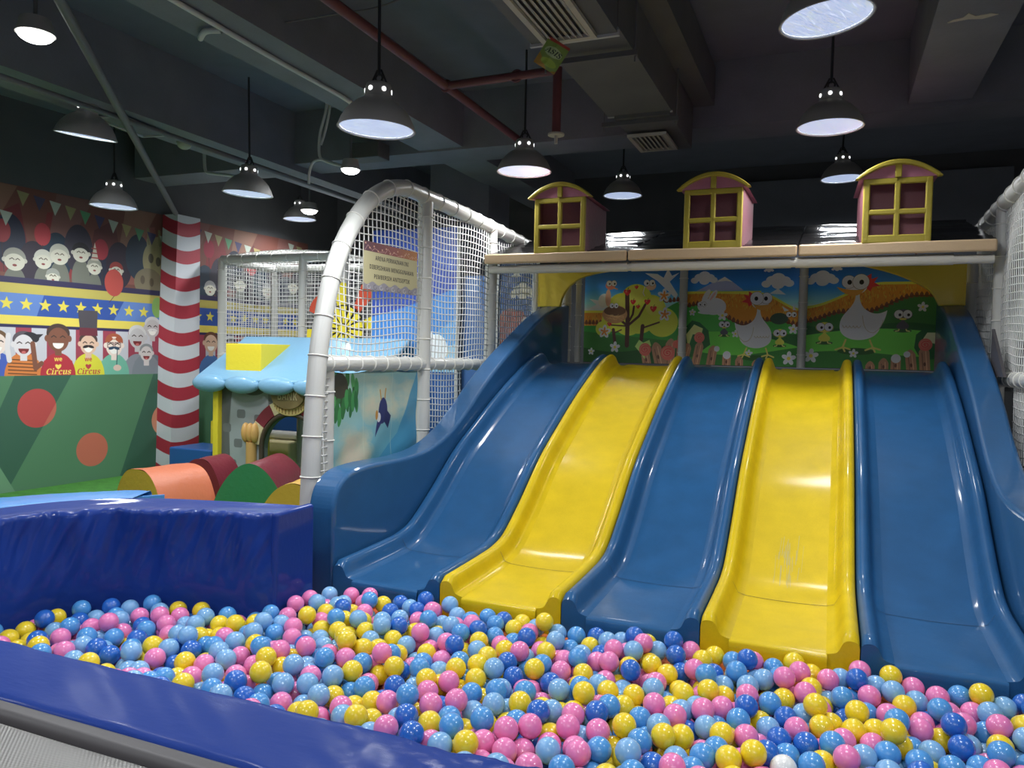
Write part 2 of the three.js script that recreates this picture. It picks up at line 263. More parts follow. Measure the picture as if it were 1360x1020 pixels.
  person(-0.183, 1.56, 0.12, '#80513f', '#4a3630', '#b5333f', { text: '#f0d860', arm: [[-0.36, 1.3], [-0.42, 1.25], [-0.44, 1.42], [-0.45, 1.5]] });
  ell(g, X(0.456), Y(2.2), 0.115 * k, 0.15 * k, '#b0473f'); line(g, [P(0.456, 2.05), P(0.4, 1.98)], '#5a2a26', 2); ell(g, X(1.02), Y(1.96), 0.075 * k, 0.12 * k, '#86b060');
  // green base with crossing stripes and balls
  g.fillStyle = '#53805f'; g.fillRect(0, Y(1.175), w, h - Y(1.175));
  const stripe = (s0, s1, t0, t1, c) => poly(g, [P(s0, 1.175), P(s1, 1.175), P(t1, 0), P(t0, 0)], c);
  stripe(-0.63, -0.04, -1.15, -0.72, '#39614f'); stripe(0.97, 1.45, 0.53, 1.0, '#39614f'); stripe(-2.2, -1.6, -2.6, -2.1, '#39614f'); stripe(2.3, 2.9, 1.9, 2.4, '#39614f');
  poly(g, [P(-0.776, 0.281), P(-0.62, 0), P(-0.93, 0)], '#6a9574');
  for (const [s, y, r] of [[-0.404, 0.84, 0.2], [0.2, 0.355, 0.185], [1.15, 0.62, 0.2], [-1.4, 0.5, 0.2], [2.1, 0.6, 0.2]]) { ell(g, X(s), Y(y), r * k, r * k, s > 1 ? '#c8866a' : s > 0 ? '#bf6a55' : '#b84a48'); }
  g.save(); g.beginPath(); g.arc(X(-0.404), Y(0.84), 0.2 * k, 0, 7); g.clip(); poly(g, [P(-0.04, 1.175), P(0.4, 1.175), P(0.4, 0), P(-0.72, 0)], '#c26a58'); g.restore();
});
{
  const mg = new THREE.PlaneGeometry(MS1 - MS0, MH);
  const mid = W0.clone().addScaledVector(WD, (MS0 + MS1) / 2).addScaledVector(WN, -0.006);
  const m = struct('mural_print', mg, std(0xffffff, 0.6, { map: muralTex, bumpMap: rep(vinylBump, 2), bumpScale: 0.001 }), [mid.x, MH / 2, mid.z], 'printed circus crowd mural with stars and green base', 'mural');
  m.rotation.y = Math.PI / 2 - WT;
}
// striped column standing against the mural
{
  const tex = canvasTex(512, 1024, (g, w, h) => {
    g.fillStyle = '#c9ccd2'; g.fillRect(0, 0, w, h);
    for (let i = -1; i < 11; i++) { const y = (i + 0.1) * h / 9.4, t = h / 19.5; g.fillStyle = '#a4303f'; g.beginPath(); g.moveTo(0, y - 14); g.quadraticCurveTo(w * 0.5, y + 48, w, y); g.lineTo(w, y + t); g.quadraticCurveTo(w * 0.5, y + 48 + t, 0, y + t - 14); g.fill(); }
  });
  const H = 3.06, b = [[-7.42, -6.85], [-7.18, -6.87], [-7.14, -7.28], [-7.36, -7.28]], t = [[-7.36, -6.92], [-7.16, -6.95], [-7.14, -7.28], [-7.34, -7.28]];
  const L = 0.65, us = [0, 0.24 / L, 1];
  const pos = [], uv = [], idx = [];
  for (let f = 0; f < 3; f++) { const a = f, c = (f + 1) % 4, o = pos.length / 3; for (const [q, y, u, v] of [[b[a], 0, us[f] ?? 1, 0], [b[c], 0, us[f + 1] ?? 1, 0], [t[c], H, us[f + 1] ?? 1, 1], [t[a], H, us[f] ?? 1, 1]]) { pos.push(q[0], y, q[1]); uv.push(u, v); } idx.push(o, o + 1, o + 2, o, o + 2, o + 3); }
  const g = new THREE.BufferGeometry(); g.setAttribute('position', new THREE.Float32BufferAttribute(pos, 3)); g.setAttribute('uv', new THREE.Float32BufferAttribute(uv, 2)); g.setIndex(idx); const gg = g.toNonIndexed(); gg.computeVertexNormals();
  single('striped_column', gg, std(0xffffff, 0.55, { map: tex }), 'red and white striped square column against the circus mural', 'column');
}

// ------------------------------------------------------------------ slides
const profile = [[3.295, 0.334], [3.5, 0.338], [3.75, 0.345], [3.9, 0.355], [4.06, 0.392], [4.32, 0.54], [4.68, 0.785], [5.0, 0.95], [5.31, 1.10], [5.7, 1.265], [6.0, 1.365], [6.2, 1.41], [6.4, 1.432], [6.6, 1.435]];
const pathCurve = new THREE.CatmullRomCurve3(profile.map(([d, y]) => V(0, y, -d)), false, 'centripetal');
const NP = 110, pathPts = pathCurve.getSpacedPoints(NP), pathTan = pathPts.map((_, i) => pathCurve.getTangentAt(i / NP));
const PLEN = pathCurve.getLength();
function laneSweep(X0, sec, mirror, w, hf, iEnd) {
  const s = sec.map(([u, v]) => [mirror ? w - u : u, v]);
  const fn = (a, b) => { const i = Math.round(a * iEnd), j = Math.round(b * (s.length - 1)), p = pathPts[i], t = pathTan[i]; let v = s[j][1]; if (v > 0 && hf) v *= hf(i / NP * PLEN); const ny = -t.z, nz = t.y; return [X0 + s[j][0], p.y + v * ny, p.z + v * nz]; };
  return gridGeo(iEnd, s.length - 1, fn, (a, b) => [X0 + s[Math.round(b * (s.length - 1))][0], a * iEnd / NP * PLEN]);
}
function capGeo(X0, sec, mirror, w, h0) {
  const p = pathPts[0], pts = sec.map(([u, v]) => [X0 + (mirror ? w - u : u), p.y + (v > 0 ? v * h0 : v), p.z]);
  pts.push([X0 + (mirror ? w - 0.118 : 0.118), p.y - 0.16, p.z]);
  const pos = [], uv = [], idx = [];
  pts.forEach(q => { pos.push(...q); uv.push(q[0], q[1]); });
  const c = pos.length / 3, cx = X0 + (mirror ? w - 0.05 : 0.05); pos.push(cx, p.y - 0.03, p.z); uv.push(cx, p.y);
  for (let i = 0; i < pts.length; i++) idx.push(i, (i + 1) % pts.length, c);
  const g = new THREE.BufferGeometry(); g.setAttribute('position', new THREE.Float32BufferAttribute(pos, 3)); g.setAttribute('uv', new THREE.Float32BufferAttribute(uv, 2)); g.setIndex(idx); g.computeVertexNormals(); return g.toNonIndexed();
}
const railSec = [[0.002, -0.16], [0.002, 0.05], [0.004, 0.068], [0.012, 0.082], [0.024, 0.089], [0.04, 0.09], [0.052, 0.085], [0.062, 0.074], [0.07, 0.052], [0.077, 0.03], [0.085, 0.016], [0.095, 0.009], [0.108, 0.004], [0.124, 0.0]];
const railH = s => { const a = clamp(s / 0.035, 0, 1), e = clamp((PLEN - 0.28 - s) / 0.1, 0, 1); return (0.72 + 0.28 * Math.sqrt(1 - (1 - a) * (1 - a))) * Math.sqrt(1 - (1 - e) * (1 - e)) * (1 + 0.18 * sstep(PLEN - 1.0, PLEN - 0.45, s)); };
const LW = 0.62, LX = -2.33;
const laneInfo = [
  ['blue', 'blue fibreglass slide lane beside the arched net frame'],
  ['yellow', 'yellow fibreglass slide lane below the apple tree painting'],
  ['blue', 'blue fibreglass slide lane between the two yellow lanes'],
  ['yellow', 'yellow fibreglass slide lane with a scuffed patch below the rabbit painting'],
  ['blue', 'blue fibreglass slide lane below the big white hen painting']];
laneInfo.forEach(([c, label], i) => {
  const X0 = LX + i * LW, mat = c === 'blue' ? M.slideB : M.slideY, w = LW;
  const o = thing('slide_lane', label, 'slide', [0, 0, 0]);
  // bed with rolled front lip
  const lip = [[3.293, 0.16], [3.285, 0.24], [3.283, 0.30], [3.286, 0.322], [3.294, 0.332]];
  const bu = [0.12, 0.13, 0.15, 0.2, 0.26, 0.31, 0.36, 0.42, 0.47, 0.49, 0.5], all = [...lip.map(([d, y]) => V(0, y, -d)), ...pathPts.slice(1)];
  part('bed', gridGeo(all.length - 1, bu.length - 1, (a, b) => { const p = all[Math.round(a * (all.length - 1))], u = bu[Math.round(b * (bu.length - 1))]; return [X0 + u, p.y - 0.006 * sstep(0.02, 0.2, a) * Math.sin((u - 0.12) / 0.38 * Math.PI), p.z]; }, (a, b) => [X0 + bu[Math.round(b * (bu.length - 1))], a * PLEN]), mat, o);
  for (const mirror of [false, true]) {
    const e = Math.floor(NP * (PLEN - 0.28) / PLEN) + 1;
    part('side_rail', merge([laneSweep(X0, railSec, mirror, w, railH, e), capGeo(X0, railSec, mirror, w, railH(0))]), mat, o);
  }
  if (i === 3) {                                                      // worn streaks on the scuffed lane
    const scuff = [];
    for (let q = 0; q < 34; q++) { const t0 = 0.72 + 0.26 * rnd(), len = 0.04 + 0.16 * rnd(), u0 = 0.31 + 0.085 * (rnd() + rnd() - 1), wd = 0.0012 + 0.0022 * rnd(); scuff.push(gridGeo(6, 1, (a, b) => { const p0 = pathCurve.getPointAt((t0 + a * len) / PLEN); return [X0 + u0 + (b - 0.5) * wd + 0.004 * a * (q % 3 - 1), p0.y - 0.0052 + 0.0012, p0.z + 0.0006]; })); }
    part('scuff_marks', merge(scuff), std(lin(0.50, 0.42, 0.14), 0.8), o).userData.kind = 'stuff';
  }
  // joint between chute and run-out
  const jp = pathCurve.getPointAt(0.585 / PLEN);
  const js = gridGeo(16, 1, (a, b) => { const u = 0.02 + a * (w - 0.04); let v = 0.0015; const uu = Math.min(u, w - u); for (let q = 0; q < railSec.length - 1; q++) if (uu >= railSec[q][0] && uu <= railSec[q + 1][0] && railSec[q + 1][0] > railSec[q][0]) v = Math.max(v, railSec[q][1] + (railSec[q + 1][1] - railSec[q][1]) * (uu - railSec[q][0]) / (railSec[q + 1][0] - railSec[q][0]) + 0.0015); if (uu > 0.124) v = 0.0015 - 0.006 * Math.sin((u - 0.12) / 0.38 * Math.PI); return [X0 + u, jp.y + v, jp.z - b * 0.004]; });
  part('joint_seam', js, c === 'blue' ? M.seamB : M.seam, o);
});
// high side walls of the slide
{
  const top = new THREE.CatmullRomCurve3([[3.30, 0.60], [3.305, 0.70], [3.345, 0.79], [3.44, 0.85], [3.62, 0.872], [4.05, 0.868], [4.33, 0.89], [4.6, 0.965], [4.87, 1.10], [5.155, 1.275], [5.5, 1.46], [5.88, 1.63], [6.4, 1.85], [6.8, 1.955], [7.08, 1.985]].map(p => V(p[0], p[1], 0)), false, 'centripetal').getPoints(70);
  for (const [x0, label] of [[-2.495, 'tall glossy blue slide side wall beside the arched net frame'], [0.775, 'tall glossy blue slide side wall beside the painted hen board']]) {
    const sh = new THREE.Shape(); sh.moveTo(3.30, 0.0); top.forEach(p => sh.lineTo(p.x, p.y)); sh.lineTo(7.08, 0.0); sh.closePath();
    const T = 0.162, bv = 0.022;
    const g = new THREE.ExtrudeGeometry(sh, { depth: T - 2 * bv, bevelEnabled: true, bevelThickness: bv, bevelSize: bv, bevelOffset: -bv, bevelSegments: 4, curveSegments: 8 });
    g.rotateY(Math.PI / 2); g.translate(x0 + bv, 0, 0);   // shape x -> -z
    single('slide_side_wall', metreUV(g), M.sideB, label, 'slide wall');
  }
}

// ------------------------------------------------------------------ platform, painted boards and posts of the slide house
single('slide_platform', rbox(3.08, 0.16, 0.66, 0.02), M.deck, 'dark padded platform at the head of the slides', 'platform', [-0.78, 1.35, -6.93]);
const S = 6.4;                                                     // painted board pixels are written at 80 per metre, then scaled
function cloud(g, x, y, r) { for (const [a, b, q] of [[-1.5, 0.35, 0.6], [-0.8, -0.1, 0.75], [0, -0.35, 0.9], [0.8, 0, 0.8], [1.4, 0.3, 0.6], [0, 0.4, 0.8]]) ell(g, x + a * r, y + b * r, q * r, q * r * 0.75, '#cfc9b4'); for (const [a, b, q] of [[-0.3, 0.1, 0.4], [0.6, 0.25, 0.4]]) ell(g, x + a * r, y + b * r, q * r, q * r * 0.7, '#bdb49a'); }
function flower(g, x, y, r, c = '#e6e2d2', m = '#b58a34') { for (let k = 0; k < 5; k++) { const a = k * Math.PI * 0.4 - 1.5; ell(g, x + Math.cos(a) * r * 0.6, y + Math.sin(a) * r * 0.6, r * 0.46, r * 0.32, c, a); } ell(g, x, y, r * 0.26, r * 0.26, m); }
function bigFlower(g, x, y, r) { flower(g, x, y, r * 1.15, '#e8dcc0', '#a4501e'); for (let k = 0; k < 5; k++) { const a = k * Math.PI * 0.4 - 1.5; ell(g, x + Math.cos(a) * r * 0.45, y + Math.sin(a) * r * 0.45, r * 0.36, r * 0.17, '#b4632c', a); } }
function rose(g, x, y, r) { ell(g, x, y, r, r, '#b54a40'); ell(g, x - r * 0.1, y - r * 0.1, r * 0.72, r * 0.68, '#cc5c4c'); g.strokeStyle = '#8f2f2c'; g.lineWidth = r * 0.12; g.beginPath(); for (let a = 0; a < 12; a += 0.3) { const q = r * 0.06 * a; g.lineTo(x + q * Math.cos(a), y + q * Math.sin(a) * 0.85); } g.stroke(); }
function eyes(g, x, y, r) { for (const q of [-0.95, 0.95]) { ell(g, x + q * r, y, r * 1.08, r * 1.1, '#3a3428'); ell(g, x + q * r, y, r, r * 1.02, '#e9e4d4'); ell(g, x + q * r + 0.25 * r, y + 0.15 * r, r * 0.32, r * 0.36, '#15110f'); } }
function plank(g, x, y, w, h, rot) { g.save(); g.translate(x, y); g.rotate(rot); g.fillStyle = '#7b5b46'; g.beginPath(); g.moveTo(-w / 2, h); g.lineTo(-w / 2, w * 0.4); g.quadraticCurveTo(0, -w * 0.7, w / 2, w * 0.4); g.lineTo(w / 2, h); g.fill(); line(g, [[-w * 0.2, w * 0.5], [-w * 0.15, h]], '#5a3f2f', w * 0.08); line(g, [[w * 0.15, w * 0.3], [w * 0.2, h]], '#99785c', w * 0.08); ell(g, 0, h * 0.55, w * 0.12, w * 0.2, '#4a3226'); g.restore(); }
function chick(g, x, y, r, c) { ell(g, x, y + r * 3.9, r * 2.0, r * 0.4, '#24421c'); line(g, [[x - r * 0.6, y + r * 3], [x - r * 0.9, y + r * 3.9], [x - r * 1.5, y + r * 4]], '#c9a458', r * 0.3); line(g, [[x + r * 0.6, y + r * 3], [x + r * 0.9, y + r * 3.9], [x + r * 1.5, y + r * 4]], '#c9a458', r * 0.3); g.fillStyle = c; g.beginPath(); g.moveTo(x - r * 0.15, y + r); g.bezierCurveTo(x - r * 0.3, y + r * 2, x - r * 1.9, y + r * 2.2, x - r * 1.2, y + r * 3.3); g.quadraticCurveTo(x, y + r * 3.8, x + r * 1.2, y + r * 3.3); g.bezierCurveTo(x + r * 1.9, y + r * 2.2, x + r * 0.3, y + r * 2, x + r * 0.15, y + r); g.fill(); ell(g, x, y, r * 2.1, r * 1.3, c); eyes(g, x, y - r * 0.1, r); ell(g, x, y + r * 1.05, r * 0.8, r * 0.25, '#c48a40'); }
function hen(g, x, y, r, flip = 1) {
  g.save(); g.translate(x, y); g.scale(flip, 1);
  ell(g, 0, r * 6.1, r * 2.6, r * 0.5, '#22431b');
  for (const q of [-1.5, 1.8]) { line(g, [[q * r, r * 4.4], [q * 1.25 * r, r * 5.5], [q * 1.25 * r - r, r * 5.9]], '#c98b4a', r * 0.25); line(g, [[q * 1.25 * r, r * 5.5], [q * 1.25 * r + r * 0.3, r * 6.1]], '#c98b4a', r * 0.25); line(g, [[q * 1.25 * r, r * 5.5], [q * 1.25 * r + r, r * 5.8]], '#c98b4a', r * 0.25); }
  g.fillStyle = '#bdb7a6'; g.beginPath(); g.moveTo(-r * 0.35, -r * 2.4); g.bezierCurveTo(-r * 0.3, 0, -r * 2.6, r * 0.2, -r * 2.4, r * 2.6); g.bezierCurveTo(-r * 2.2, r * 5, r * 2.6, r * 5, r * 3.1, r * 2.6); g.quadraticCurveTo(r * 3.9, r * 1.2, r * 4.0, 0); g.quadraticCurveTo(r * 2.6, r * 0.9, r * 1.4, r * 0.1); g.quadraticCurveTo(r * 0.2, -r * 0.6, r * 0.2, -r * 2.4); g.fill();
  g.strokeStyle = '#7d776a'; g.lineWidth = r * 0.1; g.beginPath(); g.moveTo(r * 0.7, r * 0.8); g.quadraticCurveTo(r * 0.9, r * 3.4, r * 2.3, r * 3.3); g.quadraticCurveTo(r * 3.4, r * 2.6, r * 3.5, r * 1.4); g.stroke(); g.beginPath(); g.moveTo(-r * 2.0, r * 2.2); for (let k = 0; k < 5; k++) g.quadraticCurveTo(-r * (1.8 - k * 0.5), r * 2.9, -r * (1.5 - k * 0.5), r * 2.3); g.stroke();
  poly(g, [[r * 1.0, -r * 5], [r * 1.7, -r * 5.4], [r * 1.7, -r * 4.6], [r * 2.6, -r * 4.9], [r * 2.1, -r * 4.1], [r * 2.9, -r * 3.6], [r * 1.9, -r * 3.4], [r * 1.6, -r * 2.8], [r * 0.8, -r * 3.4]], '#8f2a28');
  ell(g, -r * 0.3, -r * 3.6, r * 1.5, r * 1.2, '#bdb7a6');
  g.fillStyle = '#c06a2c'; g.beginPath(); g.moveTo(-r * 3.0, -r * 3.5); g.quadraticCurveTo(-r * 0.6, -r * 2.7, r * 0.9, -r * 3.2); g.quadraticCurveTo(r * 0.2, -r * 1.9, -r * 1.0, -r * 2.2); g.quadraticCurveTo(-r * 2.4, -r * 2.6, -r * 3.0, -r * 3.5); g.fill();
  for (const [q, s] of [[-1.35, 0.95], [0.3, 1.12]]) { ell(g, q * r, -r * 4.2, r * s * 1.05, r * s * 1.05, '#4a4334'); ell(g, q * r, -r * 4.2, r * s, r * s, '#e9e4d4'); ell(g, q * r + r * 0.1, -r * 4.15, r * 0.32, r * 0.36, '#120f0d'); }
  g.restore();
}
function field(g, w, h, hill) {                                      // sky, wheat, fence, meadow
  const gr = g.createLinearGradient(0, 0, 0, h * 0.5); gr.addColorStop(0, '#123a66'); gr.addColorStop(0.5, '#25639a'); gr.addColorStop(1, '#a5bcc0'); g.fillStyle = gr; g.fillRect(0, 0, w, h);
  g.fillStyle = '#c0a535'; g.beginPath(); g.moveTo(0, h); for (let x = 0; x <= w; x += 8) g.lineTo(x, hill(x / w) * h); g.lineTo(w, h); g.fill();
  g.fillStyle = '#9a6220'; g.beginPath(); g.moveTo(0, h); for (let x = 0; x <= w; x += 8) g.lineTo(x, hill(x / w) * h + h * 0.025); g.lineTo(w, h); g.fill();
  for (let i = 0; i < 260; i++) { const x = rnd() * w, y = hill(x / w) * h + h * (0.035 + 0.14 * rnd()); line(g, [[x, y], [x + (rnd() - 0.5) * 10, y - 10 - rnd() * 8]], i % 3 ? '#b98532' : '#7a4a18', 2.5); }
}
function meadow(g, w, h, top, c) { g.fillStyle = c; g.beginPath(); g.moveTo(0, h); for (let x = 0; x <= w; x += 8) g.lineTo(x, top(x / w) * h); g.lineTo(w, h); g.fill(); }
function fence(g, w, h, f) { for (let x = 6; x < w; x += 26) { const y = f(x / w) * h; poly(g, [[x, y + 20], [x, y], [x + 10, y - 14], [x + 20, y], [x + 20, y + 20]], '#55321f'); } for (let x = 0; x < w; x += 4) { const y = f(x / w) * h; g.fillStyle = '#4a2a1a'; g.fillRect(x, y + 8, 5, 6); } }
const boardTex = [
  canvasTex(720, 640, (g, w, h) => {
    field(g, w, h, u => 0.46 + 0.0 * u); meadow(g, w, h, u => 0.62 - 0.26 * sstep(0.5, 1, u), '#2d6a2c'); fence(g, 220, h, u => 0.575); g.save(); g.translate(w * 0.72, 0); fence(g, w * 0.28, h, u => 0.36 - 0.03 * u); g.restore(); meadow(g, w, h, u => 0.68 + 0.1 * u, '#2a5524'); meadow(g, w, h, u => 0.85 + 0.04 * Math.sin(u * 5), '#1d3f1c');
    for (const [x, y, r] of [[0.52, 0.34, 0.15], [0.38, 0.42, 0.14], [0.66, 0.45, 0.15], [0.3, 0.56, 0.12], [0.55, 0.52, 0.18], [0.78, 0.58, 0.15], [0.45, 0.58, 0.14], [0.2, 0.65, 0.08]]) ell(g, x * w, y * h, r * w, r * h, '#8fa832'); for (const [x, y, r] of [[0.5, 0.3, 0.09], [0.7, 0.42, 0.09], [0.36, 0.4, 0.08]]) ell(g, x * w, y * h, r * w, r * h, '#a5bc40');
    for (const [p, q] of [[[[0.44, 0.82], [0.44, 0.58], [0.43, 0.3]], 30], [[[0.44, 0.62], [0.55, 0.52], [0.61, 0.4]], 16], [[[0.44, 0.6], [0.49, 0.5], [0.5, 0.42]], 14], [[[0.44, 0.62], [0.36, 0.55]], 16], [[[0.42, 0.62], [0.26, 0.61]], 9], [[[0.58, 0.76], [0.59, 0.62]], 26], [[[0.59, 0.64], [0.75, 0.58]], 10], [[[0.32, 0.8], [0.3, 0.66]], 22], [[[0.3, 0.7], [0.38, 0.66]], 8]]) line(g, p.map(([x, y]) => [x * w, y * h]), '#3a241c', q);
    for (const [x, y, r] of [[0.43, 0.27, 26], [0.52, 0.22, 14], [0.49, 0.37, 20], [0.54, 0.42, 15], [0.63, 0.37, 22], [0.69, 0.44, 24], [0.26, 0.6, 17]]) { heart(g, x * w, y * h, r, '#8e2420'); ell(g, x * w - r * 0.3, y * h - r * 0.1, r * 0.3, r * 0.25, '#b8503c'); line(g, [[x * w, y * h - r * 0.3], [x * w + r * 0.3, y * h - r]], '#4b3a1c', 4); }
    ell(g, 0.31 * w, 0.5 * h, 0.125 * w, 0.095 * h, '#80603f'); ell(g, 0.31 * w, 0.465 * h, 0.11 * w, 0.05 * h, '#4e3826'); for (let i = 0; i < 24; i++) line(g, [[(0.21 + 0.2 * rnd()) * w, (0.5 + 0.06 * rnd()) * h], [(0.21 + 0.2 * rnd()) * w, (0.5 + 0.06 * rnd()) * h]], '#9c7a52', 2);
    eyes(g, 0.3 * w, 0.41 * h, 16);
    poly(g, [[0.18 * w, 0.36 * h], [0.05 * w, 0.34 * h], [0.12 * w, 0.4 * h], [0.03 * w, 0.45 * h], [0.2 * w, 0.44 * h]], '#8fa79a'); ell(g, 0.2 * w, 0.36 * h, 0.06 * w, 0.075 * h, '#9aa08c'); ell(g, 0.24 * w, 0.33 * h, 0.028 * w, 0.09 * h, '#a8735c'); ell(g, 0.26 * w, 0.2 * h, 0.05 * w, 0.045 * h, '#8a5044'); eyes(g, 0.27 * w, 0.18 * h, 19); line(g, [[0.29 * w, 0.225 * h], [0.33 * w, 0.24 * h]], '#a8603c', 8);
    poly(g, [[0.72 * w, 0.16 * h], [0.6 * w, 0.08 * h], [0.72 * w, 0.09 * h], [0.78 * w, 0.13 * h], [0.82 * w, 0.04 * h], [0.86 * w, 0.11 * h], [0.93 * w, 0.08 * h], [0.84 * w, 0.17 * h], [0.92 * w, 0.3 * h], [0.9 * w, 0.34 * h], [0.8 * w, 0.24 * h]], '#a9bfa8'); ell(g, 0.66 * w, 0.21 * h, 0.05 * w, 0.045 * h, '#b07a66'); eyes(g, 0.645 * w, 0.18 * h, 20); line(g, [[0.6 * w, 0.22 * h], [0.585 * w, 0.28 * h], [0.6 * w, 0.31 * h]], '#b5b490', 6);
    bigFlower(g, 0.79 * w, 0.31 * h, 38); bigFlower(g, 0.8 * w, 0.5 * h, 38); bigFlower(g, 0.21 * w, 0.68 * h, 38); flower(g, 0.32 * w, 0.84 * h, 36); flower(g, 0.08 * w, 0.89 * h, 24);
    plank(g, 0.98 * w, 0.68 * h, 70, 240, 0.05); plank(g, 0.87 * w, 0.76 * h, 70, 200, 0.08); plank(g, 0.72 * w, 0.8 * h, 70, 160, -0.25); plank(g, 0.62 * w, 0.88 * h, 60, 100, -0.2);
    poly(g, [[0.52 * w, 0.83 * h], [0.56 * w, 0.76 * h], [0.6 * w, 0.79 * h], [0.66 * w, 0.76 * h], [0.68 * w, 0.82 * h], [0.62 * w, 0.85 * h], [0.62 * w, 0.96 * h], [0.58 * w, 0.9 * h]], '#7fa052'); rose(g, 0.62 * w, 0.86 * h, 42); rose(g, 0.84 * w, 0.89 * h, 48); rose(g, 0.92 * w, 0.8 * h, 26);
  }, 1.75),
  canvasTex(720, 640, (g, w, h) => {
    const gr = u => 0.29 + 0.02 * Math.cos(u * 3.1 + 2.6) + 0.14 * sstep(0.65, 1.0, u);
    field(g, w, h, gr); poly(g, [[0.08 * w, 0.27 * h], [0.2 * w, 0.2 * h], [0.33 * w, 0.13 * h], [0.4 * w, 0.18 * h], [0.5 * w, 0.265 * h]], '#6f7488'); poly(g, [[0.26 * w, 0.18 * h], [0.33 * w, 0.13 * h], [0.4 * w, 0.18 * h], [0.34 * w, 0.17 * h]], '#b5b2ac'); poly(g, [[0.72 * w, 0.3 * h], [0.79 * w, 0.25 * h], [0.86 * w, 0.31 * h]], '#8a90a0');
    g.fillStyle = '#c0a535'; g.fillRect(0, gr(0.3) * h, w * 0.65, 10);
    const mt = u => u < 0.5 ? 0.42 + 0.16 * sstep(0.05, 0.5, u) - 0.03 * Math.sin(u * 8) : 0.58 - 0.06 * Math.sin((u - 0.5) * 6.2) + 0.05 * u; meadow(g, w, h, mt, '#35762f'); fence(g, w, h, u => mt(u) - 0.02); meadow(g, w, h, u => 0.66 + 0.03 * u, '#1f4a20'); meadow(g, w, h, u => 0.68 - 0.03 * Math.sin(u * 3) + 0.14 * u * u, '#4c8a32'); meadow(g, w, h, u => 0.85 + 0.05 * Math.sin(u * 4), '#2a5a25');
    cloud(g, 0.15 * w, 0.14 * h, 42); cloud(g, 0.79 * w, 0.18 * h, 48); cloud(g, 0.71 * w, 0.07 * h, 15);
    // rabbit
    ell(g, 0.24 * w, 0.42 * h, 0.11 * w, 0.085 * h, '#b6b6b4'); ell(g, 0.32 * w, 0.44 * h, 0.03 * w, 0.03 * h, '#c4c4c2'); ell(g, 0.16 * w, 0.42 * h, 0.065 * w, 0.06 * h, '#c0c0be'); ell(g, 0.17 * w, 0.32 * h, 0.025 * w, 0.075 * h, '#b2b2b0', 0.5); ell(g, 0.23 * w, 0.32 * h, 0.025 * w, 0.07 * h, '#b2b2b0', 0.6); ell(g, 0.23 * w, 0.32 * h, 0.01 * w, 0.05 * h, '#9a7a76', 0.6); eyes(g, 0.135 * w, 0.4 * h, 15); ell(g, 0.2 * w, 0.48 * h, 0.1 * w, 0.02 * h, '#a8a8a6');
    // dark cat
    ell(g, 0.81 * w, 0.54 * h, 0.075 * w, 0.055 * h, '#2c3c2c'); eyes(g, 0.91 * w, 0.5 * h, 16); poly(g, [[0.85 * w, 0.47 * h], [0.83 * w, 0.42 * h], [0.89 * w, 0.46 * h]], '#b09a90'); poly(g, [[0.92 * w, 0.46 * h], [0.92 * w, 0.41 * h], [0.95 * w, 0.46 * h]], '#b09a90');
    flower(g, 0.05 * w, 0.48 * h, 22); flower(g, 0.32 * w, 0.51 * h, 32); flower(g, 0.44 * w, 0.69 * h, 24); flower(g, 0.93 * w, 0.64 * h, 30); flower(g, 0.56 * w, 0.88 * h, 24); flower(g, 0.9 * w, 0.92 * h, 42);
    g.save(); hen(g, 0.63 * w, 0.58 * h, 36, -1); g.restore(); chick(g, 0.34 * w, 0.6 * h, 18, '#3a3a3e'); chick(g, 0.82 * w, 0.68 * h, 20, '#c2a63c');
    poly(g, [[0, 0.62 * h], [0.05 * w, 0.56 * h], [0.12 * w, 0.58 * h], [0.16 * w, 0.62 * h], [0.2 * w, 0.66 * h], [0.22 * w, 0.8 * h], [0.1 * w, 0.9 * h], [0, 0.95 * h]], '#1c4522'); poly(g, [[0, 0.7 * h], [0.07 * w, 0.6 * h], [0.15 * w, 0.64 * h], [0.14 * w, 0.7 * h], [0.06 * w, 0.7 * h], [0.02 * w, 0.84 * h]], '#8fae5c');
    plank(g, 0.02 * w, 0.8 * h, 56, 150, 0.25); plank(g, 0.13 * w, 0.78 * h, 54, 160, 0.2); plank(g, 0.25 * w, 0.82 * h, 56, 140, 0.15); plank(g, 0.37 * w, 0.88 * h, 54, 100, 0.02); plank(g, 0.48 * w, 0.92 * h, 50, 80, 0); plank(g, 0.62 * w, 0.95 * h, 44, 60, 0); rose(g, 0.12 * w, 0.73 * h, 34); ell(g, 0.28 * w, 0.84 * h, 18, 18, '#c9c2b0'); ell(g, 0.37 * w, 0.9 * h, 25, 25, '#cfc8b4');
  }, 1.75),
  canvasTex(720, 640, (g, w, h) => {
    const gr = u => 0.42 - 0.22 * sstep(0, 0.62, u) + 0.0 * u; field(g, w, h, gr);
    const mt = u => 0.57 - 0.09 * sstep(0, 0.3, u) - 0.15 * sstep(0.45, 0.85, u); meadow(g, w, h, mt, '#2b5426'); fence(g, w, h, u => mt(u) - 0.02); meadow(g, w, h, u => 0.6 + 0.03 * Math.sin(u * 6), '#1f4420'); meadow(g, w, h, u => 0.66 + 0.04 * (1 - u) - 0.05 * Math.sin(u * 3), '#4e8c33'); meadow(g, w, h, u => 0.86 - 0.02 * Math.sin(u * 5), '#2a5a25');
    cloud(g, 0.14 * w, 0.16 * h, 46); cloud(g, 0.25 * w, 0.07 * h, 15); hen(g, 0.42 * w, 0.46 * h, 40, 1); chick(g, 0.17 * w, 0.62 * h, 24, '#c2a63c'); chick(g, 0.76 * w, 0.5 * h, 24, '#3a3a3e');
    flower(g, 0.07 * w, 0.89 * h, 42); flower(g, 0.4 * w, 0.86 * h, 26); flower(g, 0.9 * w, 0.43 * h, 28);
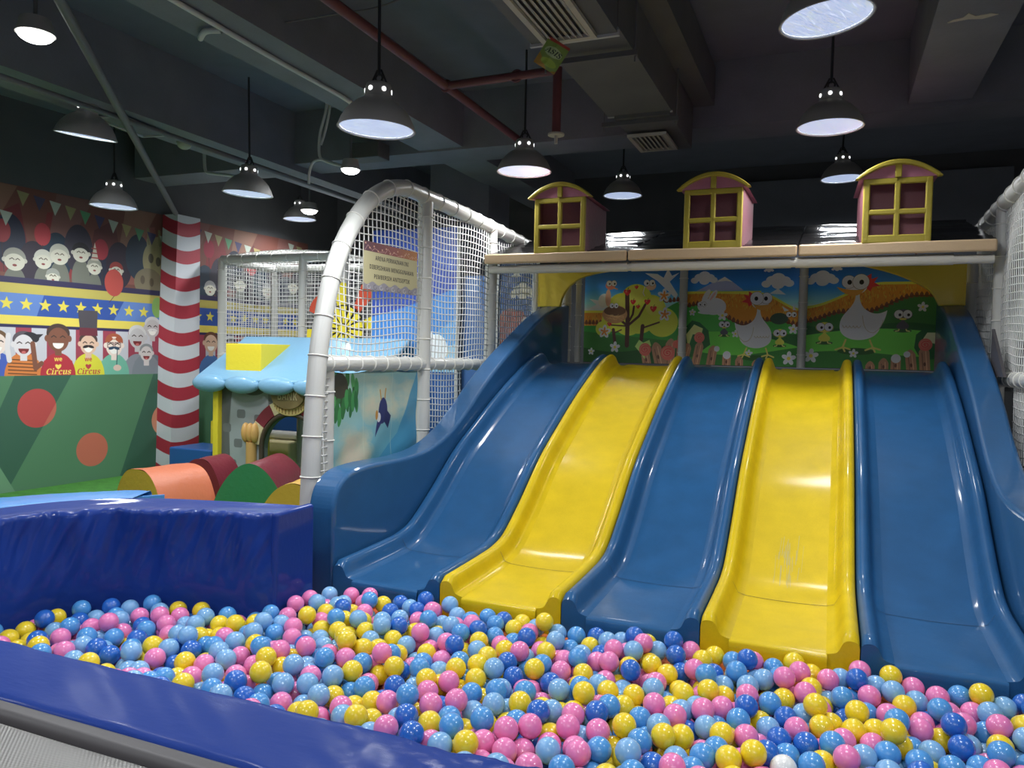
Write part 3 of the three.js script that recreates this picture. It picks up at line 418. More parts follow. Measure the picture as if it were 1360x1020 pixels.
    poly(g, [[0.85 * w, 0.8 * h], [0.86 * w, 0.68 * h], [0.92 * w, 0.62 * h], [w, 0.64 * h], [w, 0.9 * h], [0.9 * w, 0.9 * h]], '#1c4522'); poly(g, [[0.9 * w, 0.74 * h], [0.94 * w, 0.66 * h], [w, 0.66 * h], [w, 0.76 * h]], '#a9bb74');
    plank(g, 0.53 * w, 0.94 * h, 52, 60, 0); plank(g, 0.63 * w, 0.91 * h, 54, 80, 0); plank(g, 0.72 * w, 0.87 * h, 54, 110, 0); plank(g, 0.82 * w, 0.83 * h, 56, 150, -0.12); plank(g, 0.92 * w, 0.8 * h, 56, 170, -0.08); rose(g, 0.93 * w, 0.77 * h, 36); ell(g, 0.72 * w, 0.9 * h, 26, 26, '#cfc8b4'); ell(g, 0.8 * w, 0.86 * h, 18, 18, '#c9c2b0');
  }, 1.75)];
const boardLabel = ['painted board of birds nesting in an apple tree', 'painted board of a rabbit, hen and chicks in a field', 'painted board of one big white hen with two chicks'];
[[-2.23, -1.245], [-1.245, -0.235], [-0.235, 0.80]].forEach(([x0, x1], i) => {
  const o = thing('painted_board', boardLabel[i], 'board', [(x0 + x1) / 2, 1.905, -7.22]);
  part('backing', box(x1 - x0 - 0.005, 0.93, 0.03), M.darkGrey, o, [0, 0, -0.018]);
  part('print', new THREE.PlaneGeometry(x1 - x0 - 0.01, 0.92), std(0xffffff, 0.45, { map: boardTex[i] }), o, [0, 0, 0.001]);
});
// padded posts with cable ties
const tieGeo = {};
function tieG(r) { const k = r.toFixed(3); return tieGeo[k] ??= new THREE.TorusGeometry(r + 0.002, 0.0045, 6, 20); }
function postPart(name, a, b, r, o, ties = 4, tag0) {
  const p = part(name, rod(a, b, r, 18), M.pad, o);
  const d = b.clone().sub(a), q = new THREE.Quaternion().setFromUnitVectors(V(0, 0, 1), d.clone().normalize());
  for (let k = 0; k < ties; k++) { const m = part('cable_tie', tieG(r), M.tie, p); m.position.copy(a).addScaledVector(d, (k + 0.5) / ties); m.quaternion.copy(q); }
  return p;
}
function post(x, z, y0, y1, r, ties, label) {
  const o = thing('padded_post', label, 'post', [x, y0, z]);
  postPart('sleeve', V(0, 0, 0), V(0, y1 - y0, 0), r, o, ties); return o;
}
post(-2.37, -7.1, 1.44, 2.34, 0.046, 4, 'thick white padded post at the end of the apple tree board');
post(-2.265, -7.15, 1.44, 2.34, 0.028, 3, 'thin white padded post against the apple tree board');
post(-1.26, -7.13, 1.44, 2.34, 0.036, 4, 'white padded post between the apple tree and rabbit boards');
post(-0.235, -7.13, 1.44, 2.34, 0.036, 4, 'white padded post between the rabbit board and hen board');
post(-2.60, -6.88, 1.44, 2.34, 0.035, 3, 'white padded post behind the yellow arch and bear board');
post(0.99, -6.9, 0.9, 2.3, 0.05, 4, 'white padded post beside the end of the yellow arch');
// yellow padded arch
{
  const sh = new THREE.Shape(); sh.moveTo(-2.55, 1.95); sh.lineTo(-2.55, 2.33); sh.lineTo(0.94, 2.33); sh.lineTo(0.94, 1.95); sh.lineTo(0.76, 1.95);
  const inner = new THREE.CatmullRomCurve3([[0.76, 1.95], [0.71, 2.045], [0.62, 2.115], [0.454, 2.195], [0.28, 2.25], [0.1, 2.29], [-0.2, 2.312], [-0.8, 2.32], [-1.33, 2.312], [-1.73, 2.281], [-2.0, 2.245], [-2.15, 2.2], [-2.25, 2.125], [-2.30, 2.05], [-2.33, 1.95]].map(p => V(p[0], p[1], 0))).getPoints(60);
  inner.forEach(p => sh.lineTo(p.x, p.y)); sh.closePath();
  const g = new THREE.ExtrudeGeometry(sh, { depth: 0.03, bevelEnabled: true, bevelThickness: 0.01, bevelSize: 0.008, bevelOffset: -0.008, bevelSegments: 2 }); g.translate(0, 0, -6.82);
  single('yellow_arch', metreUV(g), M.yellowArch, 'yellow padded arch under the eaves above the slides', 'arch');
}
// bear board beyond the platform
{
  const t = canvasTex(256, 512, (g, w, h) => {
    g.fillStyle = '#1d4a80'; g.fillRect(0, 0, w, h); cloud(g, w * 0.62, h * 0.28, 40); cloud(g, w * 0.45, h * 0.13, 14); g.fillStyle = '#41682f'; g.fillRect(0, h * 0.78, w, h * 0.22);
    ell(g, w * 0.3, h * 0.56, 75, 62, '#8a4634'); ell(g, w * 0.55, h * 0.54, 42, 44, '#954c38'); g.fillStyle = '#7a3c2e'; g.fillRect(w * 0.05, h * 0.58, 44, 110); g.fillRect(w * 0.3, h * 0.62, 44, 90); ell(g, w * 0.7, h * 0.58, 26, 30, '#b8ab98'); poly(g, [[w * 0.72, h * 0.7], [w * 0.95, h * 0.58], [w, h * 0.7]], '#28384e');
    for (let x = 6; x < w; x += 18) { g.fillStyle = 'rgba(10,24,50,0.55)'; g.fillRect(x, 0, 5, h * 0.66); }
  });
  const o = thing('bear_board', 'slatted blue board with a brown bear and a cloud', 'board', [-2.96, 1.9, -7.3]);
  part('backing', box(0.42, 2.45, 0.03), M.darkGrey, o, [0, -0.675, -0.018]); part('print', new THREE.PlaneGeometry(0.42, 1.1), std(0xffffff, 0.5, { map: t }), o);
  part('edge_strip', box(0.02, 1.1, 0.03), M.pad, o, [-0.215, 0, 0.01]); part('edge_strip', box(0.025, 1.1, 0.03), M.pad, o, [0.215, 0, 0.01]);
}
// eave pipe
{
  const o = thing('eave_pipe', 'long white wrapped pipe under the tan roof edge', 'pipe', [0, 0, 0]);
  part('pipe', rod(V(-2.6, 2.185, -5.79), V(0.95, 2.185, -5.79), 0.03, 16), M.wrap, o);
  const sl = [[-2.35, -1.45], [-1.42, -0.28], [-0.25, 0.72]];
  for (const [a, b] of sl) part('wrapping', rod(V(a, 2.187, -5.79), V(b, 2.187, -5.79), 0.037, 16), M.wrap, o);
}
// black roof pads with tan edge
const roofSeg = [[-2.62, -1.445, 'black glossy roof pad with tan edge beside the arched net frame'], [-1.435, -0.24, 'black glossy roof pad with tan edge in the middle of the roof'], [-0.23, 0.955, 'black glossy roof pad with tan edge above the big hen board']];
for (const [x0, x1, label] of roofSeg) {
  const o = thing('roof_pad', label, 'roof', [(x0 + x1) / 2, 2.30, -5.74]);
  const L = Math.hypot(1.46, 0.375), a = Math.atan2(0.375, 1.46);
  const g = gridGeo(30, 24, (i, j) => { const u = (i - 0.5) * (x1 - x0), v = j * L; return [u, 0.012 * N3(u * 3, v * 9, x0) + 0.006 * Math.sin(v * 42 + 2 * N3(u, v, 2)) + v * Math.sin(a), -v * Math.cos(a)]; }, (i, j) => [i * (x1 - x0), j * L]);
  part('top_cover', g, M.roofBlack, o);
  const core = box(x1 - x0 - 0.01, 0.04, L); core.translate(0, -0.035, -L / 2); core.rotateX(a); part('core', core, M.black, o);
  part('fascia', metreUV(rbox(x1 - x0, 0.078, 0.035, 0.014)), M.tan, o, [0, -0.036, 0.012]);
}
// dormers on the roof
const dormLabel = ['pink and yellow toy dormer on the roof end by the arched net frame', 'pink and yellow toy dormer in the middle of the black roof', 'pink and yellow toy dormer above the big hen board'];
[-1.985, -0.82, 0.372].forEach((cx, i) => {
  const o = thing('toy_dormer', dormLabel[i], 'dormer', [cx, 2.295, -5.74]); o.rotation.y = [0.02, -0.02, 0.03][i];
  const W = 0.415, H = 0.43, D = 0.62, t = 0.02;
  part('side_panel', metreUV(rbox(t, H, D, 0.008)), M.pinkVinyl, o, [-W / 2 + t / 2, H / 2, -D / 2]);
  part('side_panel', metreUV(rbox(t, H, D, 0.008)), M.pinkVinyl, o, [W / 2 - t / 2, H / 2, -D / 2]);
  part('back_panel', metreUV(box(W - 0.03, H, t)), M.pinkVinyl, o, [0, H / 2, -0.13]);
  part('bottom_panel', metreUV(box(W - 0.03, t, 0.12)), M.yellowTrim, o, [0, 0.035, -0.07]);
  const fr = part('window_frame', metreUV(rbox(0.042, H, 0.03, 0.01)), M.yellowTrim, o, [-W / 2 + 0.021, H / 2, 0.01]);
  part('frame_bar', metreUV(rbox(0.042, H, 0.03, 0.01)), M.yellowTrim, o, [W / 2 - 0.021, H / 2, 0.01]);
  part('frame_bar', metreUV(rbox(0.036, H, 0.028, 0.01)), M.yellowTrim, o, [0, H / 2, 0.01]);
  for (const [y, h] of [[0.028, 0.056], [H / 2 - 0.008, 0.036], [H - 0.02, 0.04]]) part('frame_bar', metreUV(rbox(W, h, 0.026, 0.01)), M.yellowTrim, o, [0, y, 0.011]);
  // vaulted lid
  const arcP = (r, dw) => { const pts = []; for (let k = 0; k <= 16; k++) { const u = k / 16 * 2 - 1; pts.push([u * (W / 2 + dw), r * (1 - u * u)]); } return pts; };
  const lid = new THREE.Shape(); arcP(0.1, 0.03).forEach(([x, y], k) => k ? lid.lineTo(x, y) : lid.moveTo(x, y)); lid.closePath();
  const lg = new THREE.ExtrudeGeometry(lid, { depth: D + 0.02, bevelEnabled: false }); lg.translate(0, H, -D);
  const lidM = part('lid', metreUV(lg), M.pinkTop, o);
  const rim = arcP(0.085, 0.03).map(([x, y]) => V(x, H + y, 0.03));
  const rs = new THREE.Shape(); const up = arcP(0.11, 0.045), lo = arcP(0.09, 0.03); up.forEach(([x, y], k) => k ? rs.lineTo(x, y) : rs.moveTo(x, y)); lo.reverse().forEach(([x, y]) => rs.lineTo(x, y)); rs.closePath();
  const rg = new THREE.ExtrudeGeometry(rs, { depth: 0.05, bevelEnabled: true, bevelThickness: 0.008, bevelSize: 0.006, bevelSegments: 2 }); rg.translate(0, H, -0.005); part('lid_rim', metreUV(rg), M.yellowTrim, lidM);
  part('lid_strap', metreUV(rbox(0.04, 0.09, 0.02, 0.006)), M.yellowTrim, lidM, [0, H + 0.045, 0.025]);
});

// ------------------------------------------------------------------ nets
// strands over a parametric sheet: fn(u,v)->Vector3, inside(u,v); pitch in parameter units (metres)
function netGeo(u0, u1, v0, v1, pitch, fn, inside, r = 0.0042, step = 0.06) {
  const out = [];
  const strand = (pts) => {
    if (pts.length < 2) return; const pos = [], idx = [];
    for (let i = 0; i < pts.length; i++) {
      const t = pts[Math.min(i + 1, pts.length - 1)].clone().sub(pts[Math.max(i - 1, 0)]).normalize();
      const a = Math.abs(t.y) > 0.7 ? V(1, 0, 0) : V(0, 1, 0); const n = a.clone().cross(t).normalize(), b = t.clone().cross(n);
      for (let k = 0; k < 3; k++) { const w = k * Math.PI * 2 / 3; const q = pts[i].clone().addScaledVector(n, r * Math.cos(w)).addScaledVector(b, r * Math.sin(w)); pos.push(q.x, q.y, q.z); }
      if (i) for (let k = 0; k < 3; k++) { const p = (i - 1) * 3, c = i * 3, k2 = (k + 1) % 3; idx.push(p + k, c + k, p + k2, c + k, c + k2, p + k2); }
    }
    const g = new THREE.BufferGeometry(); g.setAttribute('position', new THREE.Float32BufferAttribute(pos, 3)); g.setIndex(idx); g.computeVertexNormals(); g.setAttribute('uv', new THREE.Float32BufferAttribute(new Float32Array(pos.length / 3 * 2), 2)); out.push(g);
  };
  const run = (along, c) => { let cur = []; const [a, b] = along === 'v' ? [v0, v1] : [u0, u1]; const n = Math.ceil((b - a) / step); for (let i = 0; i <= n; i++) { const s = a + (b - a) * i / n; const uu = along === 'v' ? c : s, vv = along === 'v' ? s : c; if (inside(uu, vv)) cur.push(fn(uu, vv)); else { strand(cur); cur = []; } } strand(cur); };
  for (let u = u0; u <= u1 + 1e-6; u += pitch) run('v', u);
  for (let v = v0; v <= v1 + 1e-6; v += pitch) run('u', v);
  return merge(out);
}
// arched side frames of the slide house
const archYZ = [[0, -3.50], [0.66, -3.52], [1.1, -3.545], [1.56, -3.60], [2.0, -3.735], [2.33, -3.97], [2.50, -4.20], [2.58, -4.46], [2.585, -4.78], [2.575, -5.3], [2.555, -5.92], [2.53, -6.5], [2.50, -7.0]];
function archFrame(X, label, inward) {
  const o = thing('arch_frame', label, 'net frame', [X, 0, 0]);
  const crv = new THREE.CatmullRomCurve3(archYZ.map(([y, z]) => V(0, y, z)), false, 'centripetal');
  const pipe = part('arch_pipe', new THREE.TubeGeometry(crv, 110, 0.053, 18), M.pad, o);
  const L = crv.getLength();
  for (let k = 0; k < 26; k++) { const t = (0.12 + k * 0.225) / L; if (t > 1) break; const m = part('cable_tie', tieG(0.053), M.tie, pipe); m.position.copy(crv.getPointAt(t)); m.quaternion.setFromUnitVectors(V(0, 0, 1), crv.getTangentAt(t)); }
  postPart('post', V(0, 0, -4.79), V(0, 2.55, -4.79), 0.05, o, 12);
  postPart('post', V(0, 0, -5.93), V(0, 2.53, -5.93), 0.046, o, 12);
  postPart('post', V(-0.03 * inward, 0, -3.71), V(-0.03 * inward, 1.4, -3.71), 0.042, o, 5);
  postPart('rail', V(0, 1.425, -3.6), V(0, 1.42, -4.76), 0.045, o, 8);
  postPart('rail', V(0, 1.42, -4.82), V(0, 1.41, -5.9), 0.042, o, 7);
  // net
  const yTop = []; for (let i = 0; i <= 200; i++) { const p = crv.getPoint(i / 200); yTop.push([p.z, p.y]); }
  const topAt = z => { let y = 0; for (const [a, b] of yTop) if (Math.abs(a - z) < 0.03) y = Math.max(y, b); return y; };
  const sag = (u, v) => V(0.02 * N3(u * 2, v * 2, 3), v + 0.018 * Math.sin(u * 5.5 + v) + 0.012 * N3(u * 3, v * 2, 8), -u + 0.01 * N3(u * 2.5, v * 2.5, 5));
  part('net', netGeo(3.55, 5.9, 1.42, 2.58, 0.047, sag, (u, v) => v < topAt(-u) - 0.03), M.net, o);
  part('net', netGeo(4.84, 5.4, 0.95, 1.4, 0.045, sag, () => true), M.net, o);
  part('net', netGeo(5.98, 6.95, 1.45, 2.48, 0.05, sag, () => true), M.net, o);
  part('net', netGeo(3.55, 3.68, 0.3, 1.4, 0.045, sag, () => true), M.net, o);
  return o;
}
archFrame(-2.65, 'white padded arch frame with white net beside the sky banner', 1);
archFrame(1.02, 'white padded net frame beside the big hen board', -1);
single('foam_wedge', (() => { const s = new THREE.Shape([new THREE.Vector2(0, 0), new THREE.Vector2(0.42, 0), new THREE.Vector2(0.42, 0.3)]); const g = new THREE.ExtrudeGeometry(s, { depth: 0.018, bevelEnabled: false }); g.rotateY(Math.PI / 2); return g; })(), M.darkGrey, 'dark grey triangular flap outside the slide side wall', 'flap', [0.945, 1.43, -5.3]);

// notice hung on the net
{
  const t = canvasTex(1024, 640, (g, w, h) => {
    g.fillStyle = '#b5ad86'; g.fillRect(0, 0, w, h);
    const gr = g.createLinearGradient(0, 0, w, 0); gr.addColorStop(0, '#4d2f3d'); gr.addColorStop(0.55, '#8a4a44'); gr.addColorStop(1, '#b5793a'); g.fillStyle = gr; g.fillRect(0, 0, w, 130);
    for (let i = 0; i < 9; i++) line(g, [[i * 120 + 20, 120], [i * 120 + 70, 50 + 30 * (i % 3)], [i * 120 + 130, 100]], 'rgba(220,180,170,0.5)', 10); for (let i = 0; i < 14; i++) ell(g, 30 + i * 74, 30 + (i * 53) % 80, 12, 12, '#c89a80');
    g.fillStyle = '#8c8890'; g.beginPath(); g.moveTo(0, h); g.lineTo(0, h - 70); for (let x = 0; x <= w; x += 16) g.lineTo(x, h - 90 + 22 * Math.sin(x * 0.03)); g.lineTo(w, h); g.fill(); for (let i = 0; i < 9; i++) { g.strokeStyle = i % 2 ? '#5d5a66' : '#c0bcc0'; g.lineWidth = 8; g.beginPath(); g.arc(90 + i * 112, h - 40, 28, 0, 5); g.stroke(); }
    g.fillStyle = '#26221e'; g.textAlign = 'center';
    const L = ['ARENA PERMAINAN INI', 'DIBERSIHKAN MENGGUNAKAN', 'PEMBERSIH ANTISEPTIK']; L.forEach((s, i) => { g.font = 'bold 66px sans-serif'; const mw = [640, 850, 690][i], m = g.measureText(s).width; g.save(); g.translate(w / 2 + 10, 235 + i * 125); g.scale(mw / m, 1.25); g.fillText(s, 0, 0); g.restore(); });
  });
  const o = thing('notice_sign', 'cream notice sign in capitals hung on the arched net', 'sign', [-2.6, 2.022, -4.27]);
  o.rotation.set(0.012, Math.PI / 2, 0);
  part('board', box(0.645, 0.29, 0.006), M.cream, o, [0, 0, -0.004]);
  part('print', new THREE.PlaneGeometry(0.645, 0.29), std(0xffffff, 0.5, { map: t }), o);
}
// sky banner below the rail
{
  const t = canvasTex(768, 640, (g, w, h) => {
    const gr = g.createLinearGradient(0, 0, w * 0.4, h); gr.addColorStop(0, '#9fb8a8'); gr.addColorStop(0.5, '#86b4b8'); gr.addColorStop(1, '#3f8fb0'); g.fillStyle = gr; g.fillRect(0, 0, w, h);
    for (let i = 0; i < 150; i++) { const a = rnd(), x = w * (0.3 + 0.62 * a + 0.1 * rnd()), y = h * (0.05 + 0.3 * rnd() + 0.05 * a); g.globalAlpha = 0.1; ell(g, x, y, 60 * rnd() + 20, 40 * rnd() + 14, '#c9c2a8'); ell(g, x * 0.42 - 20, y + h * 0.38, 60 * rnd() + 20, 40 * rnd() + 14, '#cdbfa0'); } g.globalAlpha = 1;
    poly(g, [[w, 0], [w, h], [w * 0.1, h], [w * 0.4, h * 0.78], [w * 0.75, h * 0.5], [w * 0.95, h * 0.1]], 'rgba(60,135,175,0.75)');
    for (let i = 0; i < 26; i++) { const x = 10 + 190 * rnd(), y = 10 + 170 * rnd(); ell(g, x, y, 15, 42, ['#2f6b3a', '#3d8148', '#27502c', '#4b8f55'][i % 4], 0.3 * (rnd() - 0.5)); } ell(g, 60, 60, 60, 60, '#3a3a30');
    for (let i = 0; i < 7; i++) ell(g, 30 + i * 26, 190 + 30 * Math.sin(i * 1.4) - 14 * i, 16, 46, i % 2 ? '#3f8a4c' : '#2d6a39', 0.2 - i * 0.06);
    // dark blue bird
    ell(g, w * 0.55, h * 0.32, 42, 66, '#2c3160', 0.2); poly(g, [[w * 0.5, h * 0.3], [w * 0.46, h * 0.52], [w * 0.53, h * 0.42]], '#31366a'); poly(g, [[w * 0.58, h * 0.3], [w * 0.65, h * 0.36], [w * 0.62, h * 0.46], [w * 0.56, h * 0.4]], '#262a55'); ell(g, w * 0.5, h * 0.37, 16, 24, '#cdd0d2'); ell(g, w * 0.475, h * 0.35, 11, 24, '#b5823a'); line(g, [[w * 0.53, h * 0.23], [w * 0.52, h * 0.16]], '#b58a3c', 10); line(g, [[w * 0.58, h * 0.22], [w * 0.59, h * 0.15]], '#b58a3c', 10);
    g.fillStyle = 'rgba(200,210,190,0.5)'; for (const x of [0.33, 0.66]) g.fillRect(w * x, 0, 4, h);
  });
  const Wb = 0.99, Hb = 0.82;
  const g = gridGeo(50, 36, (a, b) => { const z = -3.735 - a * Wb, y = 1.375 - b * Hb; return [-2.66 + 0.012 * N3(a * 5, b * 4, 1) + 0.02 * N3(a * 3 + b * 4, b * 3, 6) * b, y - 0.01 * Math.sin(a * Math.PI * 3) * (1 - b), z]; }, (a, b) => [a, 1 - b]);
  single('sky_banner', g, std(0xffffff, 0.5, { map: t, side: THREE.DoubleSide }), 'wrinkled sky banner with a dark blue bird and leaves', 'banner');
}

// ------------------------------------------------------------------ pit walls
// plan of the pit edge: inner (ball side) and outer curve of the far mat
const matIn = [[-2.335, -2.868], [-2.45, -2.845], [-2.7, -2.785], [-3.0, -2.69], [-3.15, -2.58], [-3.27, -2.38], [-3.30, -2.15], [-3.30, -1.8], [-3.30, -1.36]];
{
  const cin = new THREE.CatmullRomCurve3(matIn.map(p => V(p[0], 0, p[1])), false, 'centripetal'); const Lc = cin.getLength();
  const sec = []; const T = 0.27, H = 0.735, R = 0.03;                 // section: offset outwards, height
  for (let k = 0; k <= 26; k++) sec.push([0, 0.02 + (H - R - 0.02) * k / 26]);
  for (let k = 1; k <= 5; k++) { const a = k / 5 * Math.PI / 2; sec.push([R - R * Math.cos(a), H - R + R * Math.sin(a)]); }
  for (let k = 1; k <= 8; k++) sec.push([R + (T - 2 * R) * k / 8, H]);
  for (let k = 1; k <= 5; k++) { const a = k / 5 * Math.PI / 2; sec.push([T - R + R * Math.sin(a), H - R + R * Math.cos(a)]); }
  for (let k = 1; k <= 8; k++) sec.push([T, (H - R) * (1 - k / 8)]);
  const NU = 300;
  const fn = (a, b) => {
    const p = cin.getPointAt(a), t = cin.getTangentAt(a), s = a * Lc; const nx = -t.z, nz = t.x; // outward normal (away from balls)
    const [o, y] = sec[Math.round(b * (sec.length - 1))];
    const front = o < 0.03 ? 1 : 0, nearTop = sstep(0.32, 0.7, y) * front;
    let disp = 0.024 * N3(s * 3.2, y * 1.6, 1) * front + nearTop * (0.042 * N3(s * 8, y * 2, 4) + 0.02 * N3(s * 22 + y * 8, y * 5, 9)) + front * 0.012 * Math.pow(Math.max(0, N3(s * 5 + y * 1.5, y * 1.2, 12)), 0.7);
    let dy = (o < 0.08 && y > 0.68 ? 0.012 * N3(s * 20, 2, 3) + 0.007 * N3(s * 45, 2, 5) : 0) + (y > 0.6 ? 0.012 * N3(s * 2, o * 6, 7) - (s < 1.4 ? 0.014 * Math.sin(Math.PI * o / T) : 0) : 0);
    return [p.x + nx * (o + disp), y + dy, p.z + nz * (o + disp)];
  };
  const g = gridGeo(NU, sec.length - 1, fn, (a, b) => [a * Lc, b * 1.9]);
  const endCap = rbox(0.04, 0.742, 0.285, 0.018); endCap.translate(-2.352, 0.371, -2.999);
  single('pit_end_mat', merge([g, endCap]), M.matBlue, 'crumpled glossy blue padded wall behind the ball pit', 'padded wall');
}
function longMat(name, x0, x1, z0, z1, H, label, sd) {
  const sec = [], R = 0.025, T = z1 - z0;
  for (let k = 0; k <= 10; k++) sec.push([z0, (H - R) * k / 10]);
  for (let k = 1; k <= 4; k++) { const a = k / 4 * Math.PI / 2; sec.push([z0 + R - R * Math.cos(a), H - R + R * Math.sin(a)]); }
  for (let k = 1; k <= 14; k++) sec.push([z0 + R + (T - 2 * R) * k / 14, H]);
  for (let k = 1; k <= 4; k++) { const a = k / 4 * Math.PI / 2; sec.push([z1 - R + R * Math.sin(a), H - R + R * Math.cos(a)]); }
  for (let k = 1; k <= 6; k++) sec.push([z1, (H - R) * (1 - k / 6)]);
  const n = Math.round((x1 - x0) / 0.016);
  const g = gridGeo(n, sec.length - 1, (a, b) => { const x = x0 + a * (x1 - x0), [z, y] = sec[Math.round(b * (sec.length - 1))]; const w = sstep(-1.1, -0.4, x);
    const dy = y > H - 0.03 ? 0.004 * N3(x * 5, z * 6, sd) + 0.0035 * N3(x * 9 - z * 16, z * 4, sd + 3) + w * (0.011 * N3(x * 14 - z * 18, z * 10, sd + 5) + 0.005 * N3(x * 34, z * 26, sd)) + 0.003 * Math.pow(Math.max(0, N3(x * 6 - z * 9, x * 2, sd + 9)), 1) : 0;
    return [x, y + dy, z + (y < H - 0.02 ? 0.006 * N3(x * 4, y * 4, sd) : 0)]; }, (a, b) => [x0 + a * (x1 - x0), b * 1.6]);
  const caps = [x0, x1].map(x => { const c = box(0.01, H - 0.02, T - 0.01); c.translate(x, (H - 0.02) / 2, (z0 + z1) / 2); return c; });
  return single(name, merge([g, ...caps]), M.matTop, label, 'padded wall');
}
longMat('pit_edge_mat', -3.6, 1.66, -1.34, -1.105, 0.73, 'long glossy blue padded edge between balls and black mesh bed', 3);
{
  const g = metreUV(rbox(0.26, 0.73, 1.9, 0.025)); single('pit_side_mat', g, M.matBlue, 'blue padded wall closing the ball pit beside the last lane', 'padded wall', [1.53, 0.365, -2.3]);
}
struct('pit_floor', metreUV(box(5.1, 0.1, 2.25)), M.orangeVinyl, [-0.85, 0.07, -2.44], 'orange vinyl floor under the balls', 'floor');
single('orange_step', metreUV(rbox(3.08, 0.115, 0.12, 0.02)), M.orangeVinyl, 'orange padded step along the foot of the slides', 'step', [-0.78, 0.1775, -3.222]);
// black mesh bed beside the pit
{
  const o = thing('trampoline_bed', 'black woven trampoline bed with silvery sheen', 'trampoline', [-1.7, 0, -0.62]);
  part('mesh', gridGeo(60, 24, (a, b) => [-1.9 + a * 3.4, 0.722 + 0.004 * N3(a * 9, b * 3, 2), 0.4 - b * 0.82], (a, b) => [a * 3.4, b * 0.82]), M.tramp, o);
  part('edge_pad', rbox(3.4, 0.05, 0.055, 0.02), M.darkGrey, o, [-0.2, 0.715, -0.452]);
  part('frame', box(3.4, 0.06, 0.05), M.black, o, [-0.2, 0.65, -0.42]);
  for (const x of [-1.7, -0.2, 1.3]) part('leg', rod(V(x, 0, -0.42), V(x, 0.63, -0.42), 0.02, 10), M.black, o);
}
// light blue padded bench behind the far mat
{
  const crv = new THREE.CatmullRomCurve3([V(-5.05, 0, -2.3), V(-4.98, 0, -3.0), V(-4.72, 0, -3.5), V(-4.38, 0, -3.86), V(-4.28, 0, -3.9)], false, 'centripetal');
  const sec = [[-0.22, 0.02], [-0.22, 0.48], [-0.2, 0.5], [0.05, 0.505], [0.07, 0.48], [0.07, 0.02]];
  const g = gridGeo(60, 5, (a, b) => { const p = crv.getPointAt(a), t = crv.getTangentAt(a), [o, y] = sec[Math.round(b * 5)]; return [p.x - t.z * -o, y + 0.004 * N3(a * 30, b * 3, 2), p.z + t.x * -o]; }, (a, b) => [a * 2, b]);
  const cap = box(0.02, 0.48, 0.28); cap.rotateY(-0.6); cap.translate(-4.25, 0.25, -3.83);
  single('blue_bench', merge([g, cap]), M.lightBlueVinyl, 'light blue padded kerb beside the green carpet', 'padded kerb');
}

// ------------------------------------------------------------------ toddler area
// soft humps: bell profile extruded, end face in another colour
function hump(label, pos, turn, w, h, len, top, end, p = 2.2) {
  const o = thing('foam_hump', label, 'foam block', pos); o.rotation.y = turn;
  const prof = []; for (let k = 0; k <= 28; k++) { const u = k / 28 * 2 - 1; prof.push([u * w / 2, h * Math.pow(Math.max(0, 1 - Math.pow(Math.abs(u), p)), 0.75)]); }
  part('top_cover', gridGeo(28, 12, (a, b) => { const [x, y] = prof[Math.round(a * 28)]; const z = (b - 0.5) * len; return [x, Math.max(0.005, y + 0.012 * N3(x * 6, z * 5, h * 9)), z]; }, (a, b) => [a * w * 1.4, b * len]), top, o);
  for (const s of [1, -1]) { const sh = new THREE.Shape(); prof.forEach(([x, y], k) => k ? sh.lineTo(x, Math.max(0.005, y)) : sh.moveTo(x, 0.005)); sh.closePath(); const g = new THREE.ShapeGeometry(sh); part('end_panel', metreUV(g), end, o, [0, 0, s * len / 2]); }
  return o;
}
hump('orange topped foam hump with a yellow end', [-5.25, 0.02, -4.98], -0.22, 0.78, 0.45, 0.5, M.orangeBlock, M.ochre, 3.0);
hump('small maroon foam hump behind the orange hump', [-5.45, 0.02, -5.72], 0.2, 0.5, 0.44, 0.4, M.maroon, M.maroon, 2.4);
hump('maroon topped foam hump with a green end', [-4.64, 0.02, -5.52], 0.3, 0.72, 0.5, 0.66, M.maroon, M.greenVinyl, 1.9);
hump('yellow foam hump beside the arched net frame', [-3.86, 0.02, -5.1], 0.25, 0.66, 0.45, 0.6, M.ochre, M.ochre, 2.0);
